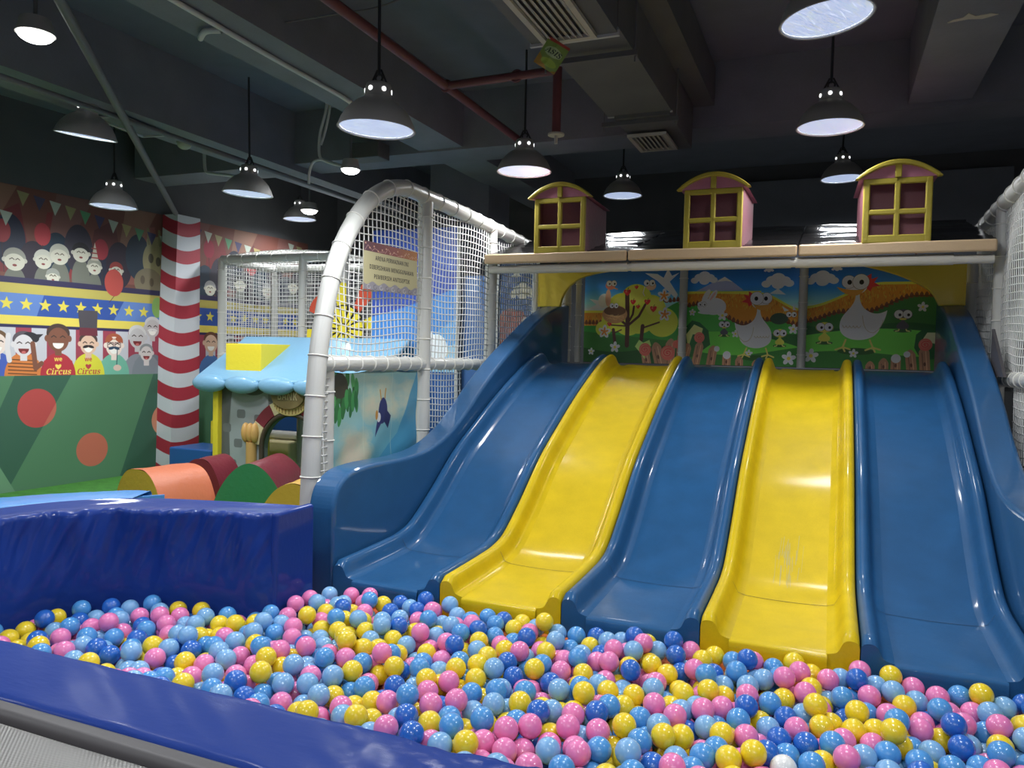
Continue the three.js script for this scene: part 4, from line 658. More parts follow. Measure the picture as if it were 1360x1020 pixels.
// bank playhouse
{
  const o = thing('bank_playhouse', 'grey toy bank house with scalloped light blue roof', 'playhouse', [-5.1, 0, -6.45]);
  const X0 = -0.95, X1 = 0.95, H = 1.12, cx = 0.02, rw = 0.36, ay = 0.46;
  const wallTex = canvasTex(1024, 604, (g, w, h) => {
    const k = w / 1.9; g.fillStyle = '#7b7f80'; g.fillRect(0, 0, w, h); poly(g, [[0, 0], [w * 0.1, 0], [w * 0.07, h * 0.4], [w * 0.1, h], [0, h]], '#5f6364');
    g.fillStyle = '#9aa3a6'; g.beginPath(); g.moveTo(w * 0.1, 0); g.quadraticCurveTo(w * 0.06, h * 0.5, w * 0.1, h); g.lineTo(w * 0.3, h); g.lineTo(w * 0.32, h * 0.5); g.quadraticCurveTo(w * 0.36, h * 0.2, w * 0.34, 0); g.fill();
    g.fillStyle = '#8f979a'; g.fillRect(w * 0.66, 0, w * 0.3, h);
    ell(g, w * 0.24, 0, w * 0.1, h * 0.1, '#646869'); ell(g, w * 0.7, 0, w * 0.12, h * 0.12, '#646869');
    for (const [x, y] of [[0.16, 0.28], [0.06, 0.42], [0.14, 0.56], [0.28, 0.32], [0.1, 0.76], [0.8, 0.3], [0.88, 0.5], [0.8, 0.7], [0.24, 0.82]]) { g.fillStyle = '#6d7274'; g.beginPath(); g.roundRect(w * x - 30, h * y - 25, 60, 50, 14); g.fill(); }
  });
  const sh = new THREE.Shape(); sh.moveTo(X0, 0); sh.lineTo(cx - rw, 0); sh.lineTo(cx - rw, ay); for (let k = 1; k < 20; k++) { const a = Math.PI - k / 20 * Math.PI; sh.lineTo(cx + rw * Math.cos(a), ay + rw * Math.sin(a)); } sh.lineTo(cx + rw, ay); sh.lineTo(cx + rw, 0); sh.lineTo(X1, 0); sh.lineTo(X1, H); sh.lineTo(X0, H); sh.closePath();
  const wg = new THREE.ExtrudeGeometry(sh, { depth: 0.06, bevelEnabled: false }); { const p = wg.attributes.position, uv = []; for (let i = 0; i < p.count; i++) uv.push((p.getX(i) - X0) / (X1 - X0), p.getY(i) / H); wg.setAttribute('uv', new THREE.Float32BufferAttribute(uv, 2)); } wg.translate(0, 0, -0.06);
  part('front_wall', wg, std(0xffffff, 0.6, { map: wallTex }), o);
  part('corner_post', metreUV(rbox(0.07, H, 0.07, 0.01)), M.yellowVinyl, o, [X0 + 0.01, H / 2, 0.03]);
  part('corner_post', metreUV(rbox(0.07, H, 0.07, 0.01)), M.yellowVinyl, o, [X1 - 0.01, H / 2, 0.03]);
  part('side_wall', metreUV(box(0.05, H, 0.6)), std(lin(0.2, 0.21, 0.21), 0.6), o, [X0 + 0.03, H / 2, -0.365]);
  part('side_wall', metreUV(box(0.05, H, 0.6)), std(lin(0.2, 0.21, 0.21), 0.6), o, [X1 - 0.03, H / 2, -0.365]);
  // voussoirs round the arch
  const st = [M.creamVinyl, M.maroon];
  for (let k = 0; k < 6; k++) { const a0 = Math.PI - (0.1 + k * 0.475), a1 = a0 - 0.465, s = new THREE.Shape(); const ri = rw + 0.045, ro = rw + 0.17; for (let q = 0; q <= 6; q++) { const a = a0 + (a1 - a0) * q / 6; (q ? s.lineTo : s.moveTo).call(s, cx + ri * Math.cos(a), ay + ri * Math.sin(a)); } for (let q = 6; q >= 0; q--) { const a = a0 + (a1 - a0) * q / 6; s.lineTo(cx + ro * Math.cos(a), ay + ro * Math.sin(a)); } s.closePath(); part('arch_stone', metreUV(new THREE.ExtrudeGeometry(s, { depth: 0.03, bevelEnabled: true, bevelThickness: 0.006, bevelSize: 0.004, bevelSegments: 1 })), st[k % 2], o); }
  { const pts = []; for (let k = 0; k <= 24; k++) { const a = Math.PI - k / 24 * Math.PI; pts.push(V(cx + (rw + 0.015) * Math.cos(a), ay + (rw + 0.015) * Math.sin(a), 0.02)); } part('arch_trim', tube([V(cx - rw - 0.015, 0, 0.02), V(cx - rw - 0.015, 0.25, 0.02), ...pts, V(cx + rw + 0.015, 0.25, 0.02), V(cx + rw + 0.015, 0, 0.02)], 0.026, 90, 8), std(lin(0.06, 0.045, 0.03), 0.5), o); }
  // pillar with rounded capital
  for (const s of [-1]) { const px = cx + s * (rw + 0.14); const pl = part('pillar', rod(V(px, 0, 0.03), V(px, 0.52, 0.03), 0.055, 16), phys(lin(0.6, 0.36, 0.12), 0.45), o); for (const d of [-0.06, 0, 0.06]) { const g = new THREE.SphereGeometry(0.055, 14, 10); g.scale(0.8, 1.9, 0.9); g.translate(px + d, 0.62, 0.05); part('capital_lobe', g, phys(lin(0.64, 0.38, 0.12), 0.45), pl); } }
  // coin sign
  const coinTex = canvasTex(512, 256, (g, w, h) => { g.fillStyle = '#7d6f48'; g.fillRect(0, 0, w, h); g.font = 'bold 120px sans-serif'; g.textAlign = 'center'; g.lineWidth = 12; g.strokeStyle = '#4c4430'; g.strokeText('BANK', w / 2, 165); g.fillStyle = '#b7ab82'; g.fillText('BANK', w / 2, 165); });
  const cs = new THREE.Shape(); cs.absellipse(0, 0, 0.2, 0.125, 0, Math.PI * 2); const cg = new THREE.ExtrudeGeometry(cs, { depth: 0.03, bevelEnabled: false, curveSegments: 24 }); { const p = cg.attributes.position, uv = []; for (let i = 0; i < p.count; i++) uv.push((p.getX(i) + 0.2) / 0.4, (p.getY(i) + 0.125) / 0.25); cg.setAttribute('uv', new THREE.Float32BufferAttribute(uv, 2)); }
  const coin = part('coin_sign', cg, std(0xffffff, 0.5, { map: coinTex }), o, [cx, 1.02, 0.06]);
  const eg = new THREE.Shape(); eg.absellipse(0, -0.07, 0.2, 0.125, 0, Math.PI * 2); part('coin_edge', metreUV(new THREE.ExtrudeGeometry(eg, { depth: 0.03, bevelEnabled: true, bevelThickness: 0.005, bevelSize: 0.005, bevelSegments: 2, curveSegments: 24 })), phys(lin(0.62, 0.5, 0.2), 0.45), coin, [0, 0, -0.04]);
  for (let k = 0; k < 13; k++) { const a = Math.PI + (k + 1) / 14 * Math.PI; part('coin_ridge', box(0.008, 0.045, 0.01), std(lin(0.3, 0.21, 0.07), 0.6), coin, [0.195 * Math.cos(a), -0.04 + 0.12 * Math.sin(a), -0.003]); }
  // roof
  const rx0 = -1.17, rx1 = 1.02, rl = Math.hypot(0.8, 0.47), ra = Math.atan2(0.5, 0.85);
  const rg = rbox(rx1 - rx0, 0.06, rl, 0.025); rg.translate((rx0 + rx1) / 2, 0, -rl / 2); rg.rotateX(ra); rg.translate(0, 1.15, 0.13); part('roof', metreUV(rg), M.roofBlue, o);
  for (let k = 0; k < 5; k++) { const g = new THREE.SphereGeometry(1, 24, 14); g.scale(0.225, 0.095, 0.07); g.translate(rx0 + 0.21 + k * 0.438, 1.125, 0.13); part('roof_scallop', metreUV(g), M.roofBlue, o); }
  // open yellow box dormer
  const bx = -0.635, bw = 0.47;
  part('box_front', metreUV(rbox(bw, 0.33, 0.025, 0.01)), M.yellowVinyl, o, [bx, 1.385, -0.02]);
  for (const s of [-1, 1]) part('box_side', metreUV(rbox(0.025, 0.33, 0.5, 0.01)), M.yellowVinyl, o, [bx + s * (bw / 2 - 0.012), 1.385, -0.27]);
  part('box_back', metreUV(rbox(bw, 0.2, 0.025, 0.01)), M.yellowVinyl, o, [bx, 1.45, -0.51]);
}
// things seen through the arched doorway
single('cream_foam_block', metreUV(rbox(0.4, 0.33, 0.35, 0.03)), M.creamVinyl, 'cream foam block seen through the arched doorway', 'foam block', [-6.37, 0.187, -7.95]);
single('yellow_foam_block', metreUV(rbox(0.36, 0.32, 0.35, 0.03)), M.yellowVinyl, 'yellow foam block next to the cream one behind the doorway', 'foam block', [-6.77, 0.182, -7.95]);
single('white_foam_roll', (() => { const g = new THREE.CylinderGeometry(0.055, 0.055, 0.75, 20); g.rotateZ(Math.PI / 2); return g; })(), M.pad, 'white foam roll lying on the blocks behind the doorway', 'foam roll', [-6.5, 0.41, -7.95]);
single('navy_foam_panel', metreUV(rbox(1.3, 0.95, 0.1, 0.03)), M.blueBlock, 'blue padded panel behind the white foam roll', 'foam panel', [-6.3, 0.5, -8.3]);
single('blue_step_block', metreUV(rbox(0.62, 0.36, 0.5, 0.02)), M.blueBlock, 'blue foam step block beside the striped column', 'foam block', [-6.5, 0.2, -6.75]);
single('yellow_step_block', metreUV(rbox(0.55, 0.62, 0.4, 0.02)), M.yellowVinyl, 'yellow foam step block behind the blue step', 'foam block', [-6.45, 0.33, -7.23]);
single('purple_pad', metreUV(rbox(0.22, 1.3, 0.06, 0.02)), phys(lin(0.03, 0.03, 0.14), 0.45), 'dark purple upright pad next to the striped column', 'pad', [-6.82, 0.72, -7.62]);
// windmill board
{
  const o = thing('windmill_board', 'red and yellow sunburst windmill behind the net', 'windmill', [-5.0, 1.74, -7.27]);
  const red = std(lin(0.55, 0.07, 0.03), 0.5), yel = std(lin(0.75, 0.62, 0.03), 0.5), blk = std(lin(0.012, 0.011, 0.01), 0.6);
  for (let k = 0; k < 8; k++) { const a = (k * 45 + 12) * Math.PI / 180, s = new THREE.Shape(); const R = k % 2 ? 0.52 : 0.5; s.moveTo(0.05, -0.01); s.lineTo(R, -0.1); s.quadraticCurveTo(R + 0.05, 0, R, 0.1); s.lineTo(0.05, 0.01); s.closePath(); const g = new THREE.ExtrudeGeometry(s, { depth: 0.012, bevelEnabled: false }); g.rotateZ(a); part('blade', g, k % 2 ? red : yel, o, [0, 0, 0.004 * k]); }
  for (let k = 0; k < 14; k++) { const a = (k * 360 / 14 + 12) * Math.PI / 180; for (const [n, m, w0, w1, r1, z] of [['ray_outline', blk, 0.016, 0.052, 0.265, 0.045], ['ray', yel, 0.008, 0.036, 0.25, 0.056]]) { const s = new THREE.Shape(); s.moveTo(0.06, -w0); s.lineTo(r1, -w1); s.lineTo(r1, w1); s.lineTo(0.06, w0); s.closePath(); const g = new THREE.ExtrudeGeometry(s, { depth: 0.01, bevelEnabled: false }); g.rotateZ(a); part(n, g, m, o, [0, 0, z]); } }
  const hb = new THREE.CylinderGeometry(0.062, 0.062, 0.05, 24); hb.rotateX(Math.PI / 2); part('hub_outline', hb, blk, o, [0, 0, 0.05]);
  const hg = new THREE.CylinderGeometry(0.05, 0.05, 0.05, 24); hg.rotateX(Math.PI / 2); part('hub', hg, yel, o, [0, 0, 0.06]);
  part('support', box(0.06, 1.74, 0.03), M.pad, o, [0, -0.87, -0.03]);
}
// sky board
{
  const t = canvasTex(512, 512, (g, w, h) => {
    g.fillStyle = '#2c4aa0'; g.fillRect(0, 0, w, h); poly(g, [[0, h * 0.62], [w * 0.4, h * 0.55], [w, h * 0.42], [w, h], [0, h]], '#3f83cc'); poly(g, [[0, h * 0.8], [w * 0.5, h * 0.85], [w, h * 0.62], [w, h], [0, h]], '#63a4e0'); poly(g, [[0, h * 0.9], [w * 0.5, h * 0.92], [w, h * 0.8], [w, h], [0, h]], '#9ccbe8'); cloud(g, w * 0.78, h * 0.84, 36); ell(g, w * 0.78, h * 0.84, 62, 52, '#e8f0f4'); ell(g, w * 0.7, h * 0.78, 30, 30, '#f2f6f8');
    poly(g, [[w * 0.55, 0], [w, 0], [w, h * 0.3], [w * 0.75, h * 0.25]], '#3a5cb4');
  });
  const o = thing('sky_board', 'tall blue sky board with a white cloud behind the net', 'board', [-4.1, 0, -7.17]);
  part('panel', box(1.03, 2.8, 0.04), M.blueBlock, o, [0, 1.4, -0.022]); part('print', new THREE.PlaneGeometry(1.03, 1.5), std(0xffffff, 0.5, { map: t }), o, [0, 2.05, 0.001]);
  part('edge_strip', rod(V(0.525, 0, 0), V(0.525, 2.8, 0), 0.02, 10), M.pad, o);
}
single('narrow_sky_board', metreUV(box(0.3, 2.3, 0.04)), std(lin(0.05, 0.14, 0.36), 0.5), 'narrow plain blue board next to the sky board', 'board', [-3.4, 1.15, -7.26]);
// net cage at the back
{
  const o = thing('net_cage', 'white padded net cage behind the bank playhouse', 'net cage', [0, 0, 0]);
  const A = V(-6.92, 0, -7.42), B = V(-5.72, 0, -7.42), C = V(-7.02, 0, -8.5), D = V(-5.15, 0, -7.42), H = 2.58, up = p => V(p.x, H, p.z);
  postPart('post', A, up(A), 0.052, o, 10); postPart('post', B, up(B), 0.05, o, 8); postPart('post', C, up(C), 0.05, o, 6); postPart('post', D, up(D), 0.05, o, 8);
  postPart('rail', up(A), up(D), 0.05, o, 8); postPart('rail', up(A), up(C), 0.05, o, 5); postPart('rail', V(-6.92, 1.4, -7.42), V(-5.15, 1.4, -7.42), 0.05, o, 6); postPart('rail', up(C), V(-5.15, H, -8.5), 0.05, o, 6);
  const f = (u, v) => V(-6.9 + u, v + 0.01 * N3(u * 4, v * 4, 1), -7.42 + 0.02 * N3(u * 2, v * 2, 2));
  part('net', netGeo(0, 1.72, 1.42, 2.55, 0.05, f, () => true, 0.004, 0.12), M.net, o);
  part('net', netGeo(0, 1.75, 1.42, 2.55, 0.05, (u, v) => V(-6.95 + u, v, -8.5 + 0.02 * N3(u * 2, v * 2, 3)), () => true, 0.0035, 0.2), M.net, o);
  part('net', netGeo(0, 1.05, 1.42, 2.55, 0.05, (u, v) => V(-6.93 - u * 0.09, v, -7.45 - u), () => true, 0.0035, 0.2), M.net, o);
  part('net', netGeo(0, 1.72, 0, 1.05, 0.05, (u, v) => V(-6.9 + u, H + 0.035 + 0.05 * Math.sin(u / 1.72 * Math.PI) + 0.01 * N3(u * 9, v * 9, 1), -7.4 - v), () => true, 0.0045, 0.1), M.net, o);
}

// ------------------------------------------------------------------ ceiling services
{
  const o = thing('air_duct', 'dark grey rectangular air duct along the ceiling', 'duct', [0, 0, 0]);
  part('section', metreUV(box(0.48, 0.45, 3.0)), M.duct, o, [-1.335, 3.425, -2.5]);
  part('section', metreUV(box(0.46, 0.42, 1.5)), M.duct, o, [-1.33, 3.455, -4.78]);
  part('section', metreUV(box(0.4, 0.4, 0.95)), M.duct, o, [-1.31, 3.42, -5.98]);
  part('upper_section', metreUV(box(0.16, 0.3, 5.6)), M.duct, o, [-1.02, 3.7, -3.7]);
  part('flange', box(0.5, 0.03, 0.02), M.flange, o, [-1.335, 3.2, -4.01]); part('flange', box(0.47, 0.012, 0.015), M.flange, o, [-1.33, 3.245, -5.53]);
  for (const z of [-4.3, -5.56]) for (const x of [-1.6, -1.07]) part('hanger_rod', rod(V(x, 3.15, z), V(x, 3.95, z), 0.006, 6), M.greyPipe, o);
  for (const z of [-4.3, -5.56]) part('hanger_bar', box(0.56, 0.03, 0.03), M.duct, o, [-1.335, 3.2, z]);
}
function vent(z0, z1, label) {
  const o = thing('air_vent', label, 'air vent', [-1.345, 3.19, (z0 + z1) / 2]); const L = z1 - z0, W = 0.27;
  for (const s of [-1, 1]) { part('frame', box(0.03, 0.02, L), M.cream, o, [s * W / 2, -0.006, 0]); part('frame', box(W + 0.03, 0.02, 0.03), M.cream, o, [0, -0.0062, s * L / 2]); }
  for (let k = 0; k < 7; k++) { const g = box(0.004, 0.03, L - 0.04); g.rotateZ(1.0); part('slat', g, M.cream, o, [-W / 2 + 0.034 + k * 0.034, -0.006, 0]); }
}
vent(-3.96, -3.3, 'cream slatted air vent with a packet hanging from it');
vent(-6.28, -5.84, 'small cream slatted air vent at the duct end');
{
  const t = canvasTex(256, 320, (g, w, h) => { g.fillStyle = '#7f9a4a'; g.fillRect(0, 0, w, h); poly(g, [[0, h * 0.6], [w * 0.6, h], [0, h]], '#b08a3c'); poly(g, [[0, 0], [w, 0], [w, 30], [0, 36]], '#b0483a'); ell(g, w * 0.55, h * 0.78, 90, 40, '#98b445'); ell(g, w * 0.5, h * 0.42, 100, 54, '#a9bd8c'); g.font = 'italic bold 78px serif'; g.textAlign = 'center'; g.fillStyle = '#26382a'; g.fillText('ASIS', w * 0.5, h * 0.5); });
  const g = gridGeo(16, 20, (a, b) => { const e = Math.sin(a * Math.PI) * Math.sin(b * Math.PI); return [(a - 0.5) * 0.13, -b * 0.16, 0.014 * e + 0.006 * N3(a * 5, b * 5, 2)]; }, (a, b) => [a, 1 - b]);
  const g2 = gridGeo(16, 20, (a, b) => [(a - 0.5) * 0.13, -b * 0.16, -0.014 * Math.sin(a * Math.PI) * Math.sin(b * Math.PI)], (a, b) => [1 - a, 1 - b]);
  const m = single('hanging_packet', merge([g, g2]), phys(0xffffff, 0.4, { map: t }), 'green and orange packet hanging from the air vent', 'packet', [-1.385, 3.16, -3.93]); m.rotation.set(0, 0.35, -0.55);
}
// red sprinkler pipes
{
  const o = thing('sprinkler_pipe', 'dark red sprinkler pipe under the ceiling', 'pipe', [0, 0, 0]);
  part('main_pipe', rod(V(-2.52, 3.4, 1.5), V(-2.62, 3.4, -6.4), 0.032, 14), M.redPipe, o);
  part('branch_pipe', rod(V(-2.6, 3.4, -4.96), V(-1.75, 3.4, -4.93), 0.028, 14), M.redPipe, o);
  part('drop_pipe', rod(V(-1.75, 3.42, -4.93), V(-1.75, 2.98, -4.93), 0.03, 14), M.redPipe, o);
  const hd = part('sprinkler_head', new THREE.CylinderGeometry(0.055, 0.055, 0.012, 20), M.cream, o, [-1.75, 2.975, -4.93]);
  part('deflector', rod(V(0, -0.06, 0), V(0, 0, 0), 0.012, 8), M.cream, hd);
  for (const [x, z] of [[-2.6, -4.96], [-2.05, -4.94]]) part('pipe_clamp', new THREE.TorusGeometry(0.038, 0.009, 6, 16), M.redPipe, o, [x, 3.4, z]);
}
// grey pipe across the left
single('grey_pipe', rod(V(-3.68, 3.306, -2.75), V(-6.95, 3.02, -6.71), 0.03, 12), M.greyPipe, 'rough dark grey pipe running towards the circus mural', 'pipe');
single('grey_conduit', rod(V(-4.93, 3.2, -1.0), V(-5.06, 3.2, -10.05), 0.022, 10), M.greyPipe, 'thin dark grey pipe running below the toddler area beam', 'pipe');
// white conduits
single('white_conduit', tube([V(-3.34, 3.38, -1.5), V(-3.36, 3.38, -3.0), V(-3.4, 3.38, -4.0), V(-3.42, 3.38, -4.9), V(-3.45, 3.36, -5.03), V(-3.46, 3.25, -5.05)], 0.016, 90, 10), M.whitePipe, 'white conduit running along the ceiling beam', 'conduit');
single('white_conduit_stub', tube([V(-3.4, 3.375, -3.62), V(-3.5, 3.375, -3.6), V(-3.6, 3.37, -3.66)], 0.018, 20, 8), M.whitePipe, 'short white conduit end branching under the beam', 'conduit');
single('white_conduit_bend', tube([V(-6.2, 3.9, -6.2), V(-6.06, 3.84, -6.2), V(-6.05, 3.8, -6.2), V(-6.03, 3.4, -6.2), V(-6.0, 3.3, -6.2), V(-5.65, 3.24, -6.2), V(-5.5, 3.2, -6.2)], 0.016, 50, 8, 0.2), M.whitePipe, 'white bent conduit hanging beside a dome lamp', 'conduit');
{
  const o = thing('white_cable', 'white cable loop leading to the small floodlight', 'cable', [0, 0, 0]);
  part('loop', tube([V(-4.36, 3.9, -6.0), V(-4.39, 3.7, -6.0), V(-4.45, 3.5, -6.0), V(-4.45, 3.3, -6.0), V(-4.36, 3.24, -6.0), V(-4.2, 3.19, -6.0)], 0.014, 50, 8), M.whitePipe, o);
  part('second_strand', tube([V(-4.34, 3.9, -6.0), V(-4.35, 3.7, -6.0), V(-4.4, 3.5, -6.0), V(-4.44, 3.4, -6.0)], 0.012, 30, 8), M.whitePipe, o);
  part('drop', tube([V(-4.3, 3.225, -6.0), V(-4.45, 3.265, -6.0), V(-4.53, 3.24, -6.0), V(-4.565, 3.15, -6.0), V(-4.57, 3.05, -6.0)], 0.013, 40, 8), M.whitePipe, o);
}
single('thin_ceiling_wire', tube([V(-3.5, 3.5, -3.9), V(-2.9, 3.55, -4.0), V(-2.6, 3.6, -4.1), V(-2.2, 3.75, -4.2)], 0.006, 30, 6), M.greyPipe, 'thin grey wire sagging below the ceiling', 'wire');
{
  const o = thing('smoke_detector', 'small cream smoke detector dome under the ceiling', 'detector', [-5.38, 3.3, -5.29]);
  const g = new THREE.SphereGeometry(0.06, 18, 10, 0, Math.PI * 2, Math.PI / 2, Math.PI / 2); g.scale(1, 0.75, 1); part('dome', g, M.cream, o); part('base', new THREE.CylinderGeometry(0.065, 0.065, 0.015, 18), M.cream, o, [0, 0.007, 0]); }
{
  const o = thing('ceiling_hatch', 'thin white frame under the dark ceiling', 'frame', [-5.36, 3.295, -4.72]); o.rotation.y = 0.12;
  for (const [w, d, x, z] of [[0.26, 0.015, 0, -0.27], [0.26, 0.015, 0, 0.27], [0.015, 0.54, -0.13, 0], [0.015, 0.54, 0.13, 0]]) part('frame_bar', box(w, 0.015, d), M.whitePipe, o, [x, 0, z]);
  part('panel', box(0.25, 0.01, 0.53), M.beam, o, [0, 0.012, 0]);
}
single('junction_box', rbox(0.32, 0.15, 0.2, 0.01), M.duct, 'dark grey electrical box below the cross beam', 'box', [-4.14, 3.4, -6.36]);

// ------------------------------------------------------------------ lamps
const foilReflectTex = canvasTex(256, 256, (g, w, h) => {
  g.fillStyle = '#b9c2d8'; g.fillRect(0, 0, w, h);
  for (let i = 0; i < 260; i++) { const x = rnd() * w, y = rnd() * h, a = 1.1 + 0.5 * (rnd() - 0.5), l = 12 + 60 * rnd(); line(g, [[x, y], [x + l * Math.cos(a), y + l * Math.sin(a)]], ['#e6ecfa', '#9aa8cc', '#aebcd0', '#c9d6c8', '#d6d0b0', '#8f9cc4'][i % 6], 1 + 2 * rnd()); }  // tinted streaks paint reflections into the glow of the foil mouth
});
const lampGlow = new THREE.MeshStandardMaterial({ color: lin(0.6, 0.62, 0.66), roughness: 0.5, emissive: lin(0.62, 0.68, 0.8), emissiveMap: foilReflectTex, emissiveIntensity: 1.25 });
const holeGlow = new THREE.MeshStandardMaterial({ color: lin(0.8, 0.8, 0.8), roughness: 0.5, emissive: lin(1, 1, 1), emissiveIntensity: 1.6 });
const rimLitTone = std(lin(0.75, 0.77, 0.8), 0.3);  // pale tone paints light grazing the rim; it does not emit
const shadeGeo = new THREE.LatheGeometry([[0.215, 0], [0.219, 0.004], [0.214, 0.012], [0.2, 0.05], [0.178, 0.09], [0.148, 0.125], [0.115, 0.152], [0.083, 0.17], [0.076, 0.176]].map(p => new THREE.Vector2(...p)), 48);
const neckGeo = new THREE.LatheGeometry([[0.076, 0.176], [0.074, 0.19], [0.072, 0.235], [0.066, 0.252], [0.04, 0.262], [0.0, 0.264]].map(p => new THREE.Vector2(...p)), 32);
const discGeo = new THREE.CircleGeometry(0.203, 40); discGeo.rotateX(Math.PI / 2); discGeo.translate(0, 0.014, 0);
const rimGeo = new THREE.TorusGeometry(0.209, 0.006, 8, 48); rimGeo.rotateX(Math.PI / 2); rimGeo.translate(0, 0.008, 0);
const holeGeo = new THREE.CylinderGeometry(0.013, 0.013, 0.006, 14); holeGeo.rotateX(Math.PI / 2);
function domeLamp(x, y, z, label, tilt = [0, 0], size = 1) {
  const o = thing('dome_lamp', label, 'lamp', [x, y, z], 'dome pendant lamps'); o.rotation.set(tilt[0], 0, tilt[1]); o.scale.setScalar(size);
  part('shade', shadeGeo, M.lampOut, o); const nk = part('neck', neckGeo, M.lampOut, o);
  part('mouth_glow_disc', discGeo, lampGlow, o); part('rim', rimGeo, rimLitTone, o);  // glowing disc stands in for the mirror-like lamp mouth
  for (let k = 0; k < 6; k++) { const a = k * Math.PI / 3 + x; const m = part('hole_glow_disc', holeGeo, holeGlow, nk, [0.073 * Math.sin(a), 0.212, 0.073 * Math.cos(a)]); m.rotation.y = a; }  // glowing discs stand in for bulb light showing through the neck
  part('hook', new THREE.TorusGeometry(0.022, 0.006, 6, 14), M.cable, o, [0, 0.285, 0]);
  for (const s of [-1, 1]) part('bracket', rod(V(s * 0.05, 0.255, 0), V(s * 0.012, 0.33, 0), 0.006, 6), M.cable, o);
  const top = (3.9 - y) / size; const inv = new THREE.Euler(tilt[0], 0, tilt[1]); const tp = V(0, top, 0).applyQuaternion(new THREE.Quaternion().setFromEuler(inv).invert());
  part('stem', rod(V(0, 0.3, 0), tp, 0.009, 8), M.cable, o);
  const L = new THREE.SpotLight(LAMP_COLOR, LAMP_CANDELA, 0, 1.5, 0.45, 2); L.position.set(0, -0.012, 0); L.target.position.set(0, -1, 0); L.castShadow = true; L.shadow.radius = 9; o.add(L); o.add(L.target); L.name = 'lamp_light'; L.target.name = 'lamp_target';
}
for (const a of [
  [-2.15, 2.61, -3.36, 'dome pendant lamp in front of the arched net frame', [0, -0.04], 0.9],
  [-2.298, 2.945, -5.737, 'dome pendant lamp above the dormer by the arched net frame'],
  [-0.074, 3.129, -4.03, 'large looking dome pendant lamp under the ceiling over the slides', [0, 0.1]],
  [-0.059, 3.072, -5.668, 'dome pendant lamp above the roof between two toy dormers'],
  [0.05, 3.39, -8.756, 'dome pendant lamp behind the dormer above the hen board', [0, 0.03]],
  [-2.194, 3.28, -8.435, 'dome pendant lamp hanging behind the slide roof'],
  [-5.33, 3.09, -4.268, 'steeply tilted dome pendant lamp near the grey pipe', [0.06, -0.17]],
  [-6.533, 2.85, -5.538, 'dome pendant lamp in front of the mural bunting', [0, -0.03]],
  [-4.853, 2.87, -5.505, 'dome pendant lamp beside the white bent conduit', [0, -0.06]],
  [-6.684, 3.25, -8.588, 'small distant dome pendant lamp above the net cage'],
  // unseen lamps: the rows carried on, more added for front fill
  [-0.05, 3.1, -2.2, 'dome pendant lamp above the ball pit beyond the photograph'],
  [-2.35, 2.95, -1.7, 'dome pendant lamp above the blue padded pit edge'],
  [-0.05, 3.1, 0.6, 'dome pendant lamp above the entrance side of the hall'],
  [-2.35, 3.0, 0.6, 'dome pendant lamp above the trampoline bed'],
  [-4.6, 3.05, -0.6, 'dome pendant lamp over the carpet near the pit'],
  [-0.05, 3.1, 3.2, 'dome pendant lamp near the light wall opposite the slides'],
  [-2.35, 3.1, 3.2, 'dome pendant lamp at the end of the row opposite the slides'],
  [2.2, 3.1, 1.6, 'dome pendant lamp near the light side wall'],
  [0.9, 3.1, 1.8, 'dome pendant lamp by the row opposite the slides'],
  [2.2, 3.1, -2.4, 'dome pendant lamp beside the pit end wall']]) domeLamp(...a);
const floodGlow = new THREE.MeshStandardMaterial({ color: lin(0.9, 0.9, 0.9), emissive: lin(1, 1, 1), emissiveIntensity: 9, roughness: 0.5 });
function flood(x, y, z, r, label) {
  const o = thing('flood_lamp', label, 'floodlight', [x, y, z], 'small floodlights');
  part('housing', new THREE.CylinderGeometry(r * 0.8, r * 1.06, 0.09, 24), M.lampOut, o, [0, 0.055, 0]);
  const g = new THREE.SphereGeometry(r, 24, 8, 0, Math.PI * 2, Math.PI * 0.62, Math.PI * 0.38); g.translate(0, 0.36 * r, 0); g.scale(1, 0.6, 1); part('lens', g, floodGlow, o);
  part('stem', rod(V(0, 0.1, 0), V(0, 3.9 - y, 0), 0.012, 8), M.greyPipe, o);
  const L = new THREE.SpotLight(LAMP_COLOR, FLOOD_CANDELA, 0, 1.5, 0.4, 2); L.position.set(0, -0.06, 0); L.target.position.set(0, -1, 0); L.castShadow = true; L.shadow.radius = 4; o.add(L); o.add(L.target); L.name = 'flood_light'; L.target.name = 'flood_target';
}
flood(-4.373, 3.3, -3.17, 0.1, 'bright white floodlight near the rough grey pipe');
flood(-4.11, 3.14, -6.0, 0.085, 'bright white floodlight above the arched net frame with cables');
flood(-5.95, 3.19, -7.83, 0.1, 'bright white floodlight above the net cage');

